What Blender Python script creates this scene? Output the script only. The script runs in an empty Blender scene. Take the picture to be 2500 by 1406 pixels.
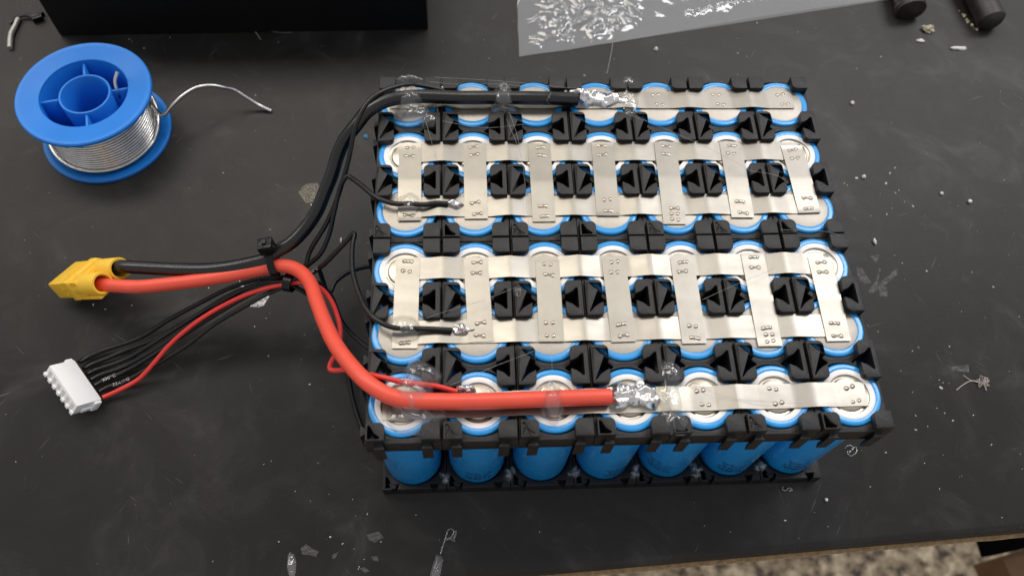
import bpy, bmesh, math, random
from mathutils import Vector, Matrix, noise
random.seed(7)
MM = 0.001
scene = bpy.context.scene
col = scene.collection

# ------------------------------------------------------------------ camera
cam_d = bpy.data.cameras.new('camera'); cam = bpy.data.objects.new('camera', cam_d); col.objects.link(cam)
cam_d.sensor_width = 36.0; cam_d.lens = 29.071; cam_d.clip_start = 0.005; cam_d.clip_end = 20
cam.matrix_world = Matrix((( 0.99821944, 0.01446371, -0.05786844, 0.029594),
                           (-0.03916268, 0.89068571, -0.45292963, -0.204769),
                           ( 0.04499154, 0.45438945,  0.88966622, 0.297936),
                           (0, 0, 0, 1)))
cam_d.dof.use_dof = True; cam_d.dof.focus_distance = 0.285; cam_d.dof.aperture_fstop = 15
scene.camera = cam

# ------------------------------------------------------------------ light: a lit workshop, ceiling panels above the bench, an added fill row beyond
world = bpy.data.worlds.new('World'); scene.world = world; world.use_nodes = True
bg = world.node_tree.nodes['Background']; bg.inputs[0].default_value = (0.98, 0.97, 1.0, 1); bg.inputs[1].default_value = 0.44
def panel(name, loc, size, power, colr, aim=(0.07, -0.07, 0.0)):
    d = bpy.data.lights.new(name, 'AREA'); d.shape = 'RECTANGLE'; d.size, d.size_y = size; d.energy = power; d.color = colr
    o = bpy.data.objects.new(name, d); col.objects.link(o); o.location = loc
    o.rotation_euler = (0, 0, 0)
    return o
for py_, pw_ in ((0.76, 13.5), (2.45, 10.0)):      # ceiling fixtures, then an unseen far row added to brighten bag and back
    panel('ceiling_and_fill_panel', (-0.42, py_, 1.75), (1.20, 0.60), pw_, (1.0, 0.93, 0.83))
    panel('ceiling_and_fill_panel', (-2.10, py_, 1.75), (1.20, 0.60), pw_, (1.0, 0.93, 0.83))
    panel('ceiling_and_fill_panel', (1.26, py_, 1.75), (1.20, 0.60), pw_ * 1.5, (0.97, 0.96, 0.97))
scene.view_settings.view_transform = 'Standard'; scene.view_settings.look = 'None'
scene.view_settings.exposure = 0.13; scene.view_settings.gamma = 1.0
scene.render.engine = 'CYCLES'
scene.cycles.max_bounces = 10; scene.cycles.transparent_max_bounces = 24
scene.cycles.caustics_reflective = False; scene.cycles.caustics_refractive = False

# ------------------------------------------------------------------ materials
def nt(name):
    m = bpy.data.materials.new(name); m.use_nodes = True
    t = m.node_tree; b = t.nodes['Principled BSDF']
    return m, t, b
def link(t, a, b): t.links.new(a, b)
def noise_node(t, scale, detail=4, rough=0.55, vec=None, dist=0.0):
    n = t.nodes.new('ShaderNodeTexNoise'); n.inputs['Scale'].default_value = scale
    n.inputs['Detail'].default_value = detail; n.inputs['Roughness'].default_value = rough; n.inputs['Distortion'].default_value = dist
    if vec is not None: link(t, vec, n.inputs['Vector'])
    return n
def ramp(t, fac, stops):
    r = t.nodes.new('ShaderNodeValToRGB'); link(t, fac, r.inputs['Fac'])
    e = r.color_ramp.elements
    while len(e) < len(stops): e.new(0.5)
    for k, (p, c) in enumerate(stops):
        e[k].position = p; e[k].color = (c, c, c, 1) if isinstance(c, (int, float)) else (*c, 1)
    return r
def coords(t, scale=None):
    c = t.nodes.new('ShaderNodeTexCoord'); o = c.outputs['Object']
    if scale:
        mp = t.nodes.new('ShaderNodeMapping'); mp.inputs['Scale'].default_value = scale; link(t, o, mp.inputs['Vector']); o = mp.outputs['Vector']
    return o
def mat(name, colr, rough=0.5, metal=0.0, bump=0.0, bscale=2000, var=0.0, vscale=300, rvar=0.0, coat=0.0, spec=0.5, sss=0.0):
    m, t, b = nt(name)
    b.inputs['Base Color'].default_value = (*colr, 1); b.inputs['Roughness'].default_value = rough
    b.inputs['Metallic'].default_value = metal; b.inputs['Specular IOR Level'].default_value = spec
    if coat: b.inputs['Coat Weight'].default_value = coat; b.inputs['Coat Roughness'].default_value = 0.12
    if sss:
        b.inputs['Subsurface Weight'].default_value = sss; b.inputs['Subsurface Scale'].default_value = 0.001
        b.inputs['Subsurface Radius'].default_value = (1, 0.6, 0.4)
    v = coords(t)
    if var:
        n = noise_node(t, vscale, 5, 0.6, v)
        r = ramp(t, n.outputs['Fac'], [(0.3, tuple(c * (1 - var) for c in colr)), (0.7, tuple(min(1, c * (1 + var)) for c in colr))])
        link(t, r.outputs['Color'], b.inputs['Base Color'])
    if rvar:
        n = noise_node(t, vscale * 0.7, 4, 0.6, v)
        r = ramp(t, n.outputs['Fac'], [(0.3, max(0.02, rough - rvar)), (0.7, min(1, rough + rvar))])
        link(t, r.outputs['Color'], b.inputs['Roughness'])
    if bump:
        n = noise_node(t, bscale, 3, 0.6, v)
        bp = t.nodes.new('ShaderNodeBump'); bp.inputs['Strength'].default_value = bump; bp.inputs['Distance'].default_value = 0.0004
        link(t, n.outputs['Fac'], bp.inputs['Height']); link(t, bp.outputs['Normal'], b.inputs['Normal'])
    return m
M = {}
M['holder'] = mat('black_abs', (0.0125, 0.012, 0.0118), 0.44, bump=0.35, bscale=2600, var=0.3, vscale=260, rvar=0.10, spec=0.40)
M['holder_low'] = M['holder']
M['wrap'] = mat('blue_wrap', (0.018, 0.325, 0.78), 0.27, rvar=0.07, vscale=150, coat=0.45)
M['ring'] = mat('white_insulator', (0.90, 0.885, 0.86), 0.5, var=0.02)
M['can'] = mat('nickel_can', (0.43, 0.398, 0.35), 0.50, 1.0, bump=0.10, bscale=4000, var=0.05, vscale=500)
M['button'] = mat('terminal_steel', (0.52, 0.465, 0.385), 0.30, 1.0, bump=0.05, bscale=900, var=0.10, vscale=500)
M['solder'] = mat('solder_joint', (0.90, 0.885, 0.865), 0.19, 1.0, bump=0.9, bscale=700, rvar=0.07, vscale=700)
M['solder_wire'] = mat('solder_wire', (0.70, 0.685, 0.66), 0.30, 1.0, var=0.12, vscale=400, rvar=0.08)
M['weld'] = mat('weld_nugget', (0.50, 0.455, 0.39), 0.24, 1.0, var=0.20, vscale=900)
M['weld_rim'] = mat('weld_heat_ring', (0.24, 0.20, 0.155), 0.35, 1.0, var=0.30, vscale=900)
M['black_cable'] = mat('black_silicone', (0.0065, 0.0065, 0.0068), 0.24, bump=0.04, bscale=1200, rvar=0.05, spec=0.60)
M['black_wire'] = mat('black_thin_silicone', (0.006, 0.006, 0.006), 0.30, bump=0.08, bscale=1500, rvar=0.08, spec=0.45)
M['red_cable'] = mat('red_silicone', (0.80, 0.090, 0.050), 0.38, bump=0.05, bscale=1200, var=0.05, vscale=120, rvar=0.08, sss=0.12)
M['red_wire'] = mat('red_thin_silicone', (0.68, 0.040, 0.030), 0.38, bump=0.08, bscale=1500)
M['yellow'] = mat('yellow_nylon', (0.90, 0.545, 0.045), 0.40, bump=0.10, bscale=1800, var=0.04, vscale=200, sss=0.1)
M['white_nylon'] = mat('white_nylon', (0.87, 0.87, 0.86), 0.40, bump=0.05, bscale=1500, sss=0.1)
M['spool'] = mat('blue_spool', (0.012, 0.205, 0.70), 0.45, bump=0.12, bscale=1600, var=0.06, vscale=60, rvar=0.06)
M['tie'] = mat('black_nylon_tie', (0.004, 0.004, 0.004), 0.26, spec=0.35)
M['print_white'] = mat('white_print', (0.62, 0.62, 0.60), 0.6)
M['print_dark'] = mat('dark_ink', (0.004, 0.020, 0.065), 0.45)
M['box'] = mat('black_box', (0.0045, 0.0045, 0.005), 0.45, bump=0.2, bscale=1500, var=0.3, vscale=100)
M['bin'] = mat('dull_black', (0.002, 0.002, 0.002), 0.9, spec=0.03)  # near-black, paints the shade of the gap under the bench
M['crumb'] = mat('pale_crumb', (0.66, 0.64, 0.60), 0.6, bump=0.5, bscale=1500, var=0.12, vscale=700)
M['white_bead'] = mat('white_bead', (0.80, 0.80, 0.78), 0.4)
M['tan_crumb'] = mat('tan_crumb', (0.42, 0.38, 0.26), 0.7, bump=0.6, bscale=1500, var=0.4, vscale=900)
M['blue_crumb'] = mat('blue_crumb', (0.03, 0.22, 0.42), 0.5, bump=0.5)
M['grip'] = mat('worn_dark_grip', (0.020, 0.015, 0.013), 0.42, bump=0.3, bscale=700, var=0.4, vscale=120, rvar=0.15)
M['grip_rim'] = mat('worn_grip_rim', (0.11, 0.09, 0.085), 0.5, var=0.35, vscale=300)
M['grey_stub'] = mat('dull_grey_metal', (0.50, 0.485, 0.46), 0.48, 0.6, bump=0.3, bscale=900, var=0.15)
M['wood'] = mat('brown_wood', (0.17, 0.090, 0.038), 0.7, var=0.35, vscale=18)
M['tan_edge'] = mat('raw_hardboard', (0.40, 0.27, 0.14), 0.85, bump=0.8, bscale=900, var=0.30, vscale=500)
M['fuzz'] = mat('tangled_fibre', (0.50, 0.44, 0.40), 0.7)
M['rough_fill'] = mat('melted_black_plastic', (0.030, 0.030, 0.029), 0.30, bump=1.0, bscale=1600, var=0.3, vscale=1200)

def nickel():
    m, t, b = nt('nickel_strip')
    b.inputs['Metallic'].default_value = 1.0
    v = coords(t, (40, 40, 40)); n = noise_node(t, 3.0, 4, 0.6, v)
    r = ramp(t, n.outputs['Fac'], [(0.3, (0.298, 0.278, 0.241)), (0.7, (0.338, 0.317, 0.277))]); link(t, r.outputs['Color'], b.inputs['Base Color'])
    v2 = coords(t, (40, 160, 40)); n2 = noise_node(t, 1.0, 3, 0.6, v2)
    r2 = ramp(t, n2.outputs['Fac'], [(0.3, 0.33), (0.75, 0.42)]); link(t, r2.outputs['Color'], b.inputs['Roughness'])
    n3 = noise_node(t, 90, 2, 0.5, coords(t))
    bp = t.nodes.new('ShaderNodeBump'); bp.inputs['Strength'].default_value = 0.08; bp.inputs['Distance'].default_value = 0.0012
    link(t, n3.outputs['Fac'], bp.inputs['Height']); link(t, bp.outputs['Normal'], b.inputs['Normal'])
    return m
M['nickel'] = nickel()

def clear_film(name, haze, tint, rough=0.06, hazecol=(0.75, 0.75, 0.74), bscale=500, bstr=0.3, ior=1.48, refract=0.0):
    """see-through glue / plastic film: transparent body, fresnel gloss, a little milky haze"""
    m = bpy.data.materials.new(name); m.use_nodes = True; t = m.node_tree; t.nodes.clear()
    out = t.nodes.new('ShaderNodeOutputMaterial')
    tr = t.nodes.new('ShaderNodeBsdfRefraction' if refract else 'ShaderNodeBsdfTransparent'); tr.inputs[0].default_value = (*tint, 1)
    if refract: tr.inputs['IOR'].default_value = refract; tr.inputs['Roughness'].default_value = 0.0
    df = t.nodes.new('ShaderNodeBsdfDiffuse'); df.inputs[0].default_value = (*hazecol, 1)
    gl = t.nodes.new('ShaderNodeBsdfGlossy'); gl.inputs['Roughness'].default_value = rough; gl.inputs['Color'].default_value = (1, 1, 1, 1)
    fr = t.nodes.new('ShaderNodeFresnel'); ge = t.nodes.new('ShaderNodeNewGeometry')      # same surface gloss on both faces of the thin skin
    io = t.nodes.new('ShaderNodeMix'); io.data_type = 'FLOAT'; io.inputs[2].default_value = ior; io.inputs[3].default_value = 1 / ior
    link(t, ge.outputs['Backfacing'], io.inputs[0]); link(t, io.outputs[0], fr.inputs['IOR'])
    n = noise_node(t, bscale, 3, 0.5, coords(t))
    bp = t.nodes.new('ShaderNodeBump'); bp.inputs['Strength'].default_value = bstr; bp.inputs['Distance'].default_value = 0.0008
    link(t, n.outputs['Fac'], bp.inputs['Height']); link(t, bp.outputs['Normal'], gl.inputs['Normal']); link(t, bp.outputs['Normal'], fr.inputs['Normal'])
    tl = t.nodes.new('ShaderNodeBsdfTranslucent'); tl.inputs[0].default_value = (*hazecol, 1)
    m0 = t.nodes.new('ShaderNodeMixShader'); m0.inputs[0].default_value = 0.5; link(t, df.outputs[0], m0.inputs[1]); link(t, tl.outputs[0], m0.inputs[2])
    m1 = t.nodes.new('ShaderNodeMixShader'); m1.inputs[0].default_value = haze; link(t, tr.outputs[0], m1.inputs[1]); link(t, m0.outputs[0], m1.inputs[2])
    m2 = t.nodes.new('ShaderNodeMixShader'); link(t, fr.outputs[0], m2.inputs[0]); link(t, m1.outputs[0], m2.inputs[1]); link(t, gl.outputs[0], m2.inputs[2])
    link(t, m2.outputs[0], out.inputs[0])
    return m
M['glue'] = clear_film('clear_hot_glue', 0.045, (0.97, 0.97, 0.955), 0.03, ior=1.85)
M['milky'] = clear_film('milky_hot_glue', 0.085, (0.95, 0.945, 0.94), 0.04, (0.92, 0.92, 0.92), ior=1.8)
M['strand'] = clear_film('glue_string', 0.45, (0.95, 0.95, 0.95), 0.15)
M['bag'] = clear_film('cloudy_polythene', 0.44, (0.93, 0.94, 0.95), 0.065, (0.60, 0.61, 0.62), 90, 0.12, 1.8)
M['smear'] = clear_film('dried_glue_film', 0.12, (0.9, 0.9, 0.9), 0.35, (0.55, 0.54, 0.52), 900, 0.3, 1.4)

def scuff_mat(name, dens, colr, scale):
    m = bpy.data.materials.new(name); m.use_nodes = True; t = m.node_tree; t.nodes.clear()
    out = t.nodes.new('ShaderNodeOutputMaterial'); tr = t.nodes.new('ShaderNodeBsdfTransparent')
    df = t.nodes.new('ShaderNodeBsdfDiffuse'); df.inputs[0].default_value = (*colr, 1)
    n = noise_node(t, scale, 6, 0.7, coords(t)); r = ramp(t, n.outputs['Fac'], [(0.38, 0.0), (0.68, dens)])
    mx = t.nodes.new('ShaderNodeMixShader'); link(t, r.outputs['Color'], mx.inputs[0]); link(t, tr.outputs[0], mx.inputs[1]); link(t, df.outputs[0], mx.inputs[2])
    link(t, mx.outputs[0], out.inputs[0]); return m
M['scuff'] = scuff_mat('grey_scuff', 0.42, (0.36, 0.355, 0.35), 420)
M['paint'] = scuff_mat('white_paint_patch', 1.6, (0.72, 0.71, 0.67), 700)
M['crust'] = scuff_mat('crusty_residue', 0.9, (0.40, 0.36, 0.28), 1100)

def table_mat():
    m, t, b = nt('black_bench_top')
    v = coords(t)
    big = noise_node(t, 9, 5, 0.6, v, 0.6); mid = noise_node(t, 38, 6, 0.65, v, 0.8); fine = noise_node(t, 900, 3, 0.6, v)
    base = ramp(t, big.outputs['Fac'], [(0.30, (0.0140, 0.0126, 0.0108)), (0.55, (0.0185, 0.0170, 0.0155)), (0.75, (0.0250, 0.0238, 0.0232))])
    smud = ramp(t, mid.outputs['Fac'], [(0.47, 0.0), (0.60, 0.16), (0.74, 0.65)])
    mx = t.nodes.new('ShaderNodeMix'); mx.data_type = 'RGBA'; link(t, smud.outputs['Color'], mx.inputs[0])
    link(t, base.outputs['Color'], mx.inputs[6]); mx.inputs[7].default_value = (0.070, 0.067, 0.063, 1)
    # hairline scratches: stretched, rotated noise bands kept only in patches
    cur = mx.outputs[2]
    for k, (ang, sc, lo) in enumerate(((0.55, 260, 0.74), (-0.8, 330, 0.745), (1.25, 300, 0.75), (-0.25, 280, 0.75), (2.2, 240, 0.745))):
        mr = t.nodes.new('ShaderNodeMapping'); mr.inputs['Rotation'].default_value = (0, 0, ang); mr.inputs['Location'].default_value = (k * 0.37, k * 0.11, 0); link(t, v, mr.inputs['Vector'])
        mp = t.nodes.new('ShaderNodeMapping'); mp.inputs['Scale'].default_value = (1, 0.05, 1); link(t, mr.outputs['Vector'], mp.inputs['Vector'])
        s = noise_node(t, sc * 3.2, 2, 0.5, mp.outputs['Vector'], 0.2)
        rr = ramp(t, s.outputs['Fac'], [(lo - 0.045, 0.0), (lo + 0.01, 0.34)])
        pm = noise_node(t, 24 + 7 * k, 3, 0.5, v); pr_ = ramp(t, pm.outputs['Fac'], [(0.52, 0.0), (0.62, 1.0)])
        mul = t.nodes.new('ShaderNodeMath'); mul.operation = 'MULTIPLY'; link(t, rr.outputs['Color'], mul.inputs[0]); link(t, pr_.outputs['Color'], mul.inputs[1])
        mm = t.nodes.new('ShaderNodeMix'); mm.data_type = 'RGBA'; link(t, mul.outputs[0], mm.inputs[0]); link(t, cur, mm.inputs[6]); mm.inputs[7].default_value = (0.20, 0.195, 0.19, 1)
        cur = mm.outputs[2]
    # dust specks
    vo = t.nodes.new('ShaderNodeTexVoronoi'); vo.inputs['Scale'].default_value = 210; link(t, v, vo.inputs['Vector'])
    d = ramp(t, vo.outputs['Distance'], [(0.035, 1.0), (0.075, 0.0)])
    pick = t.nodes.new('ShaderNodeSeparateColor'); link(t, vo.outputs['Color'], pick.inputs[0])
    pk = ramp(t, pick.outputs[0], [(0.88, 0.0), (0.93, 0.5)])
    mul = t.nodes.new('ShaderNodeMath'); mul.operation = 'MULTIPLY'; link(t, d.outputs['Color'], mul.inputs[0]); link(t, pk.outputs['Color'], mul.inputs[1])
    mm = t.nodes.new('ShaderNodeMix'); mm.data_type = 'RGBA'; link(t, mul.outputs[0], mm.inputs[0]); link(t, cur, mm.inputs[6]); mm.inputs[7].default_value = (0.30, 0.29, 0.28, 1)
    link(t, mm.outputs[2], b.inputs['Base Color'])
    b.inputs['Specular IOR Level'].default_value = 0.30
    rr = ramp(t, mid.outputs['Fac'], [(0.3, 0.38), (0.7, 0.56)]); link(t, rr.outputs['Color'], b.inputs['Roughness'])
    bp = t.nodes.new('ShaderNodeBump'); bp.inputs['Strength'].default_value = 0.12; bp.inputs['Distance'].default_value = 0.0003
    link(t, fine.outputs['Fac'], bp.inputs['Height']); link(t, bp.outputs['Normal'], b.inputs['Normal'])
    return m
M['table'] = table_mat()
def floor_mat():
    m, t, b = nt('speckled_floor'); v = coords(t)
    n = noise_node(t, 62, 3, 0.6, v, 0.2); r = ramp(t, n.outputs['Fac'], [(0.36, (0.030, 0.022, 0.014)), (0.45, (0.17, 0.125, 0.078)), (0.55, (0.30, 0.235, 0.150)), (0.66, (0.50, 0.42, 0.29))])
    link(t, r.outputs['Color'], b.inputs['Base Color']); b.inputs['Roughness'].default_value = 0.7
    return m
M['floor'] = floor_mat()

# ------------------------------------------------------------------ mesh helpers (all sizes in millimetres)
class MB:
    def __init__(s): s.v = []; s.f = []
    def add(s, vs, fs):
        o = len(s.v); s.v += [tuple(p) for p in vs]; s.f += [tuple(i + o for i in f) for f in fs]; return s
    def mesh(s, name, smooth=40, origin=(0, 0, 0)):
        me = bpy.data.meshes.new(name)
        me.from_pydata([((x - origin[0]) * MM, (y - origin[1]) * MM, (z - origin[2]) * MM) for x, y, z in s.v], [], s.f)
        bm = bmesh.new(); bm.from_mesh(me); bmesh.ops.recalc_face_normals(bm, faces=bm.faces); bm.to_mesh(me); bm.free()
        finish(me, smooth); return me
def finish(me, smooth=40):
    if smooth:
        for p in me.polygons: p.use_smooth = True
        me.set_sharp_from_angle(angle=math.radians(smooth))
    me.update()
ORG = {}
def obj(name, me, material, parent=None, origin=(0, 0, 0), rotz=0.0):
    o = bpy.data.objects.new(name, me); col.objects.link(o)
    if material is not None and len(me.materials) == 0: me.materials.append(material)
    po = ORG[parent.name] if parent else (0, 0, 0)
    o.location = tuple((a - b) * MM for a, b in zip(origin, po)); o.rotation_euler = (0, 0, rotz)
    ORG[o.name] = origin
    if parent: o.parent = parent
    return o
def build(name, mb, material, parent=None, origin=None, smooth=40):
    """one mesh object from world-space millimetres; its origin sits at its own centre unless given"""
    if origin is None:
        n = len(mb.v); origin = (sum(p[0] for p in mb.v) / n, sum(p[1] for p in mb.v) / n, min(p[2] for p in mb.v))
    return obj(name, mb.mesh(name, smooth, origin), material, parent, origin)
def thing(name, label, cat, loc, group=None):
    o = bpy.data.objects.new(name, None); col.objects.link(o); o.empty_display_size = 0.01
    o.location = tuple(a * MM for a in loc); ORG[o.name] = tuple(loc); tag(o, label, cat, group); return o
def tag(o, label, cat=None, group=None, kind=None):
    if label: o['label'] = label
    if cat: o['category'] = cat
    if group: o['group'] = group
    if kind: o['kind'] = kind
    return o

def box(mb, x0, x1, y0, y1, z0, z1, T=None):
    vs = [Vector((x, y, z)) for x in (x0, x1) for y in (y0, y1) for z in (z0, z1)]
    if T: vs = [T @ v for v in vs]
    return mb.add(vs, [(0, 1, 3, 2), (4, 6, 7, 5), (0, 4, 5, 1), (2, 3, 7, 6), (0, 2, 6, 4), (1, 5, 7, 3)])
def bevel_mesh(me, w, seg=2, ang=35):
    bm = bmesh.new(); bm.from_mesh(me)
    es = [e for e in bm.edges if len(e.link_faces) == 2 and e.calc_face_angle(0) > math.radians(ang)]
    bmesh.ops.bevel(bm, geom=es, offset=w * MM, segments=seg, affect='EDGES', profile=0.6, clamp_overlap=True)
    bm.to_mesh(me); bm.free(); finish(me, 50)
def lathe(mb, prof, n=48, c=(0, 0, 0), a0=0, a1=None, closed_ends=False):
    full = a1 is None; a1 = 2 * math.pi if full else a1; cnt = n if full else n + 1
    vs = [(c[0] + r * math.cos(a0 + (a1 - a0) * i / n), c[1] + r * math.sin(a0 + (a1 - a0) * i / n), c[2] + z) for r, z in prof for i in range(cnt)]
    fs = []
    for k in range(len(prof) - 1):
        for i in range(n):
            j = (i + 1) % cnt
            fs.append((k * cnt + i, k * cnt + j, (k + 1) * cnt + j, (k + 1) * cnt + i))
    if closed_ends:
        fs.append(tuple(range(cnt))); fs.append(tuple((len(prof) - 1) * cnt + i for i in range(cnt)))
    return mb.add(vs, fs)
def spline(pts, step=1.2):
    P_ = [Vector(p) for p in pts]; P_ = [2 * P_[0] - P_[1]] + P_ + [2 * P_[-1] - P_[-2]]
    out = []
    for i in range(1, len(P_) - 2):
        p0, p1, p2, p3 = P_[i - 1:i + 3]; n = max(2, int((p2 - p1).length / step))
        d01 = max(1e-3, (p1 - p0).length ** 0.5); d12 = max(1e-3, (p2 - p1).length ** 0.5); d23 = max(1e-3, (p3 - p2).length ** 0.5)
        m1 = (p2 - p1) + d12 * ((p1 - p0) / d01 - (p2 - p0) / (d01 + d12)); m2 = (p2 - p1) + d12 * ((p3 - p2) / d23 - (p3 - p1) / (d12 + d23))
        for k in range(n):
            s = k / n
            out.append((2 * s ** 3 - 3 * s * s + 1) * p1 + (s ** 3 - 2 * s * s + s) * m1 + (-2 * s ** 3 + 3 * s * s) * p2 + (s ** 3 - s * s) * m2)
    out.append(P_[-2]); return out
def frames(c):
    fr = []; n = len(c); up = Vector((0, 0, 1))
    for i in range(n):
        tdir = (c[min(i + 1, n - 1)] - c[max(i - 1, 0)]).normalized()
        side = tdir.cross(up)
        if side.length < 1e-3: side = fr[-1][1].copy() if fr else Vector((1, 0, 0))
        if fr and side.dot(fr[-1][1]) < 0: side = -side
        side.normalize(); nn = side.cross(tdir).normalized(); fr.append((tdir, side, nn))
    return fr
def tube(mb, pts, r, n=12, step=1.2, smooth=True, caps=True, wob=0.0, seed=0):
    c = spline(pts, step) if smooth else [Vector(p) for p in pts]
    fr = frames(c); vs = []
    for i, p in enumerate(c):
        rr = r(i / (len(c) - 1)) if callable(r) else r
        if wob: rr *= 1 + wob * noise.noise(Vector((i * 0.35, seed, 0)))
        for k in range(n):
            a = 2 * math.pi * k / n; vs.append(p + rr * (math.cos(a) * fr[i][1] + math.sin(a) * fr[i][2]))
    fs = [(i * n + k, i * n + (k + 1) % n, (i + 1) * n + (k + 1) % n, (i + 1) * n + k) for i in range(len(c) - 1) for k in range(n)]
    if caps: fs += [tuple(range(n)), tuple((len(c) - 1) * n + k for k in range(n))]
    return mb.add(vs, fs)
def extrude2d(name, polys, z0, z1, bev=0.0):
    """flat outline with holes -> solid slab (mesh data, metres)"""
    cu = bpy.data.curves.new(name, 'CURVE'); cu.dimensions = '2D'; cu.fill_mode = 'BOTH'
    cu.extrude = (z1 - z0) / 2 - bev; cu.bevel_depth = bev; cu.bevel_resolution = 1; cu.offset = -bev
    for pl in polys:
        s = cu.splines.new('POLY'); s.points.add(len(pl) - 1); s.use_cyclic_u = True
        for k, (x, y) in enumerate(pl): s.points[k].co = (x, y, 0, 1)
    o = bpy.data.objects.new(name, cu); col.objects.link(o)
    dg = bpy.context.evaluated_depsgraph_get(); me = bpy.data.meshes.new_from_object(o.evaluated_get(dg))
    bpy.data.objects.remove(o); bpy.data.curves.remove(cu)
    zm = (z0 + z1) / 2
    for v in me.vertices: v.co = (v.co.x * MM, v.co.y * MM, (v.co.z + zm) * MM)
    bm = bmesh.new(); bm.from_mesh(me); bmesh.ops.remove_doubles(bm, verts=bm.verts, dist=1e-7); bmesh.ops.recalc_face_normals(bm, faces=bm.faces); bm.to_mesh(me); bm.free()
    me.name = name; finish(me, 30); return me
def circle(cx, cy, r, n=56): return [(cx + r * math.cos(2 * math.pi * k / n), cy + r * math.sin(2 * math.pi * k / n)) for k in range(n)]
def blob(mb, c, rx, ry, h, rot=0, seed=0, irr=0.18, nr=9, na=30, power=0.5, bumps=0.10, base=True):
    """irregular dome of set glue or solder"""
    vs = [(c[0], c[1], c[2] + h)]; fs = []
    ca, sa = math.cos(rot), math.sin(rot)
    for k in range(1, nr + 1):
        q = k / nr
        for i in range(na):
            a = 2 * math.pi * i / na
            rr = q * (1 + irr * noise.noise(Vector((math.cos(a) * 1.3, math.sin(a) * 1.3, seed * 3.7))))
            x, y = rx * rr * math.cos(a), ry * rr * math.sin(a)
            z = h * (1 - q * q) ** power * (1 + bumps * 2 * noise.noise(Vector((x * 0.5, y * 0.5, seed * 1.9))))
            vs.append((c[0] + x * ca - y * sa, c[1] + x * sa + y * ca, c[2] + z))
    for i in range(na): fs.append((0, 1 + i, 1 + (i + 1) % na))
    for k in range(nr - 1):
        for i in range(na):
            a, b = 1 + k * na + i, 1 + k * na + (i + 1) % na; fs.append((a, a + na, b + na, b))
    if base: fs.append(tuple(1 + (nr - 1) * na + i for i in range(na)))
    return mb.add(vs, fs)
def rock(mb, c, r, seed, sq=(1, 1, 0.7), irr=0.5, sub=2):
    bm = bmesh.new(); bmesh.ops.create_icosphere(bm, subdivisions=sub, radius=1.0)
    vs = []
    for v in bm.verts:
        d = 1 + irr * noise.noise(v.co * 1.6 + Vector((seed * 5.1, seed, 0)))
        vs.append((c[0] + v.co.x * r * sq[0] * d, c[1] + v.co.y * r * sq[1] * d, c[2] + max(-0.9, v.co.z * d) * r * sq[2] + r * sq[2] * 0.88))
    fs = [tuple(v.index for v in f.verts) for f in bm.faces]; bm.free(); return mb.add(vs, fs)

# ------------------------------------------------------------------ setting: bench top, floor
P = 22.5            # cell pitch
H = 65.4            # height of the pack
ex0, ey0 = 37.6, -161.5; ex1, ey1 = 231.7, -151.7
sl = (ey1 - ey0) / (ex1 - ex0)
def edge_y(x): return ey0 + (x - ex0) * sl
mb = MB(); xl, xr, yb = -420, 560, 420
prof = [(0, 0.0), (1.2, -0.5), (2.2, -1.8), (2.7, -4.2), (2.7, -7.0)]
vs = []; n = 2
for x in (xl, xr):
    vs += [(x, yb, -7.0), (x, yb, 0)] + [(x, edge_y(x) - d, z) for d, z in prof]
k = len(prof) + 2
mb.add(vs, [(i, (i + 1) % k, k + (i + 1) % k, k + i) for i in range(k)] + [tuple(range(k)), tuple(range(2 * k - 1, k - 1, -1))])
table = build('table_top', mb, M['table'], origin=(0, 0, 0)); tag(table, None, kind='structure')
mb = MB(); vs = []
for i in range(141):
    x = xl + (xr - xl) * i / 140; w = 0.35 * noise.noise(Vector((x * 0.11, 0, 0))) + 0.2 * noise.noise(Vector((x * 0.6, 3, 0)))
    y = edge_y(x) - 4.3 - w
    vs += [(x, y + 6, -7.02), (x, y, -7.02), (x, y + 0.4, -10.2 + 0.3 * noise.noise(Vector((x * 0.3, 9, 0)))), (x, y + 6, -10.2)]
mb.add(vs, [(4 * i + j, 4 * i + (j + 1) % 4, 4 * i + 4 + (j + 1) % 4, 4 * i + 4 + j) for i in range(140) for j in range(4)])
build('raw_edge', mb, M['tan_edge'], table)
mb = MB(); mb.add([(-1500, -1800, -720), (1900, -1800, -720), (1900, 900, -720), (-1500, 900, -720)], [(0, 1, 2, 3)])
tag(build('floor', mb, M['floor'], origin=(0, 0, -720)), None, kind='structure')
# wooden rail and a black slab painting the shade low under the bench, seen past the edge at the right corner
def slab(name, pts, th, material, label, cat):
    n = len(pts); mb = MB(); mb.add(list(pts) + [(x, y, z - th) for x, y, z in pts], [tuple(range(n)), tuple(range(2 * n - 1, n - 1, -1))] + [(i, (i + 1) % n, n + (i + 1) % n, n + i) for i in range(n)])
    o = build(name, mb, material, smooth=30); tag(o, label, cat); return o
slab('wooden_rail', [(430.15, -117.30, -330.00), (469.98, -107.78, -330.00), (464.56, -159.37, -330.00), (431.35, -158.21, -330.00), (433.15, -135.55, -330.00)], 40, M['wood'], 'brown wooden rail low beneath the bench edge, bottom right corner', 'rail')
slab('gap_shade_slab', [(410.59, -98.53, -318.00), (411.52, -118.04, -318.00), (418.61, -117.39, -318.00), (474.77, -108.27, -318.00), (482.88, -85.52, -318.00), (415.17, -83.52, -318.00)], 8, M['bin'], 'black slab standing in for the shaded gap under the bench edge behind the brown wooden rail', 'bin')  # added slab, its colour stands in for shade in the gap

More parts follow.
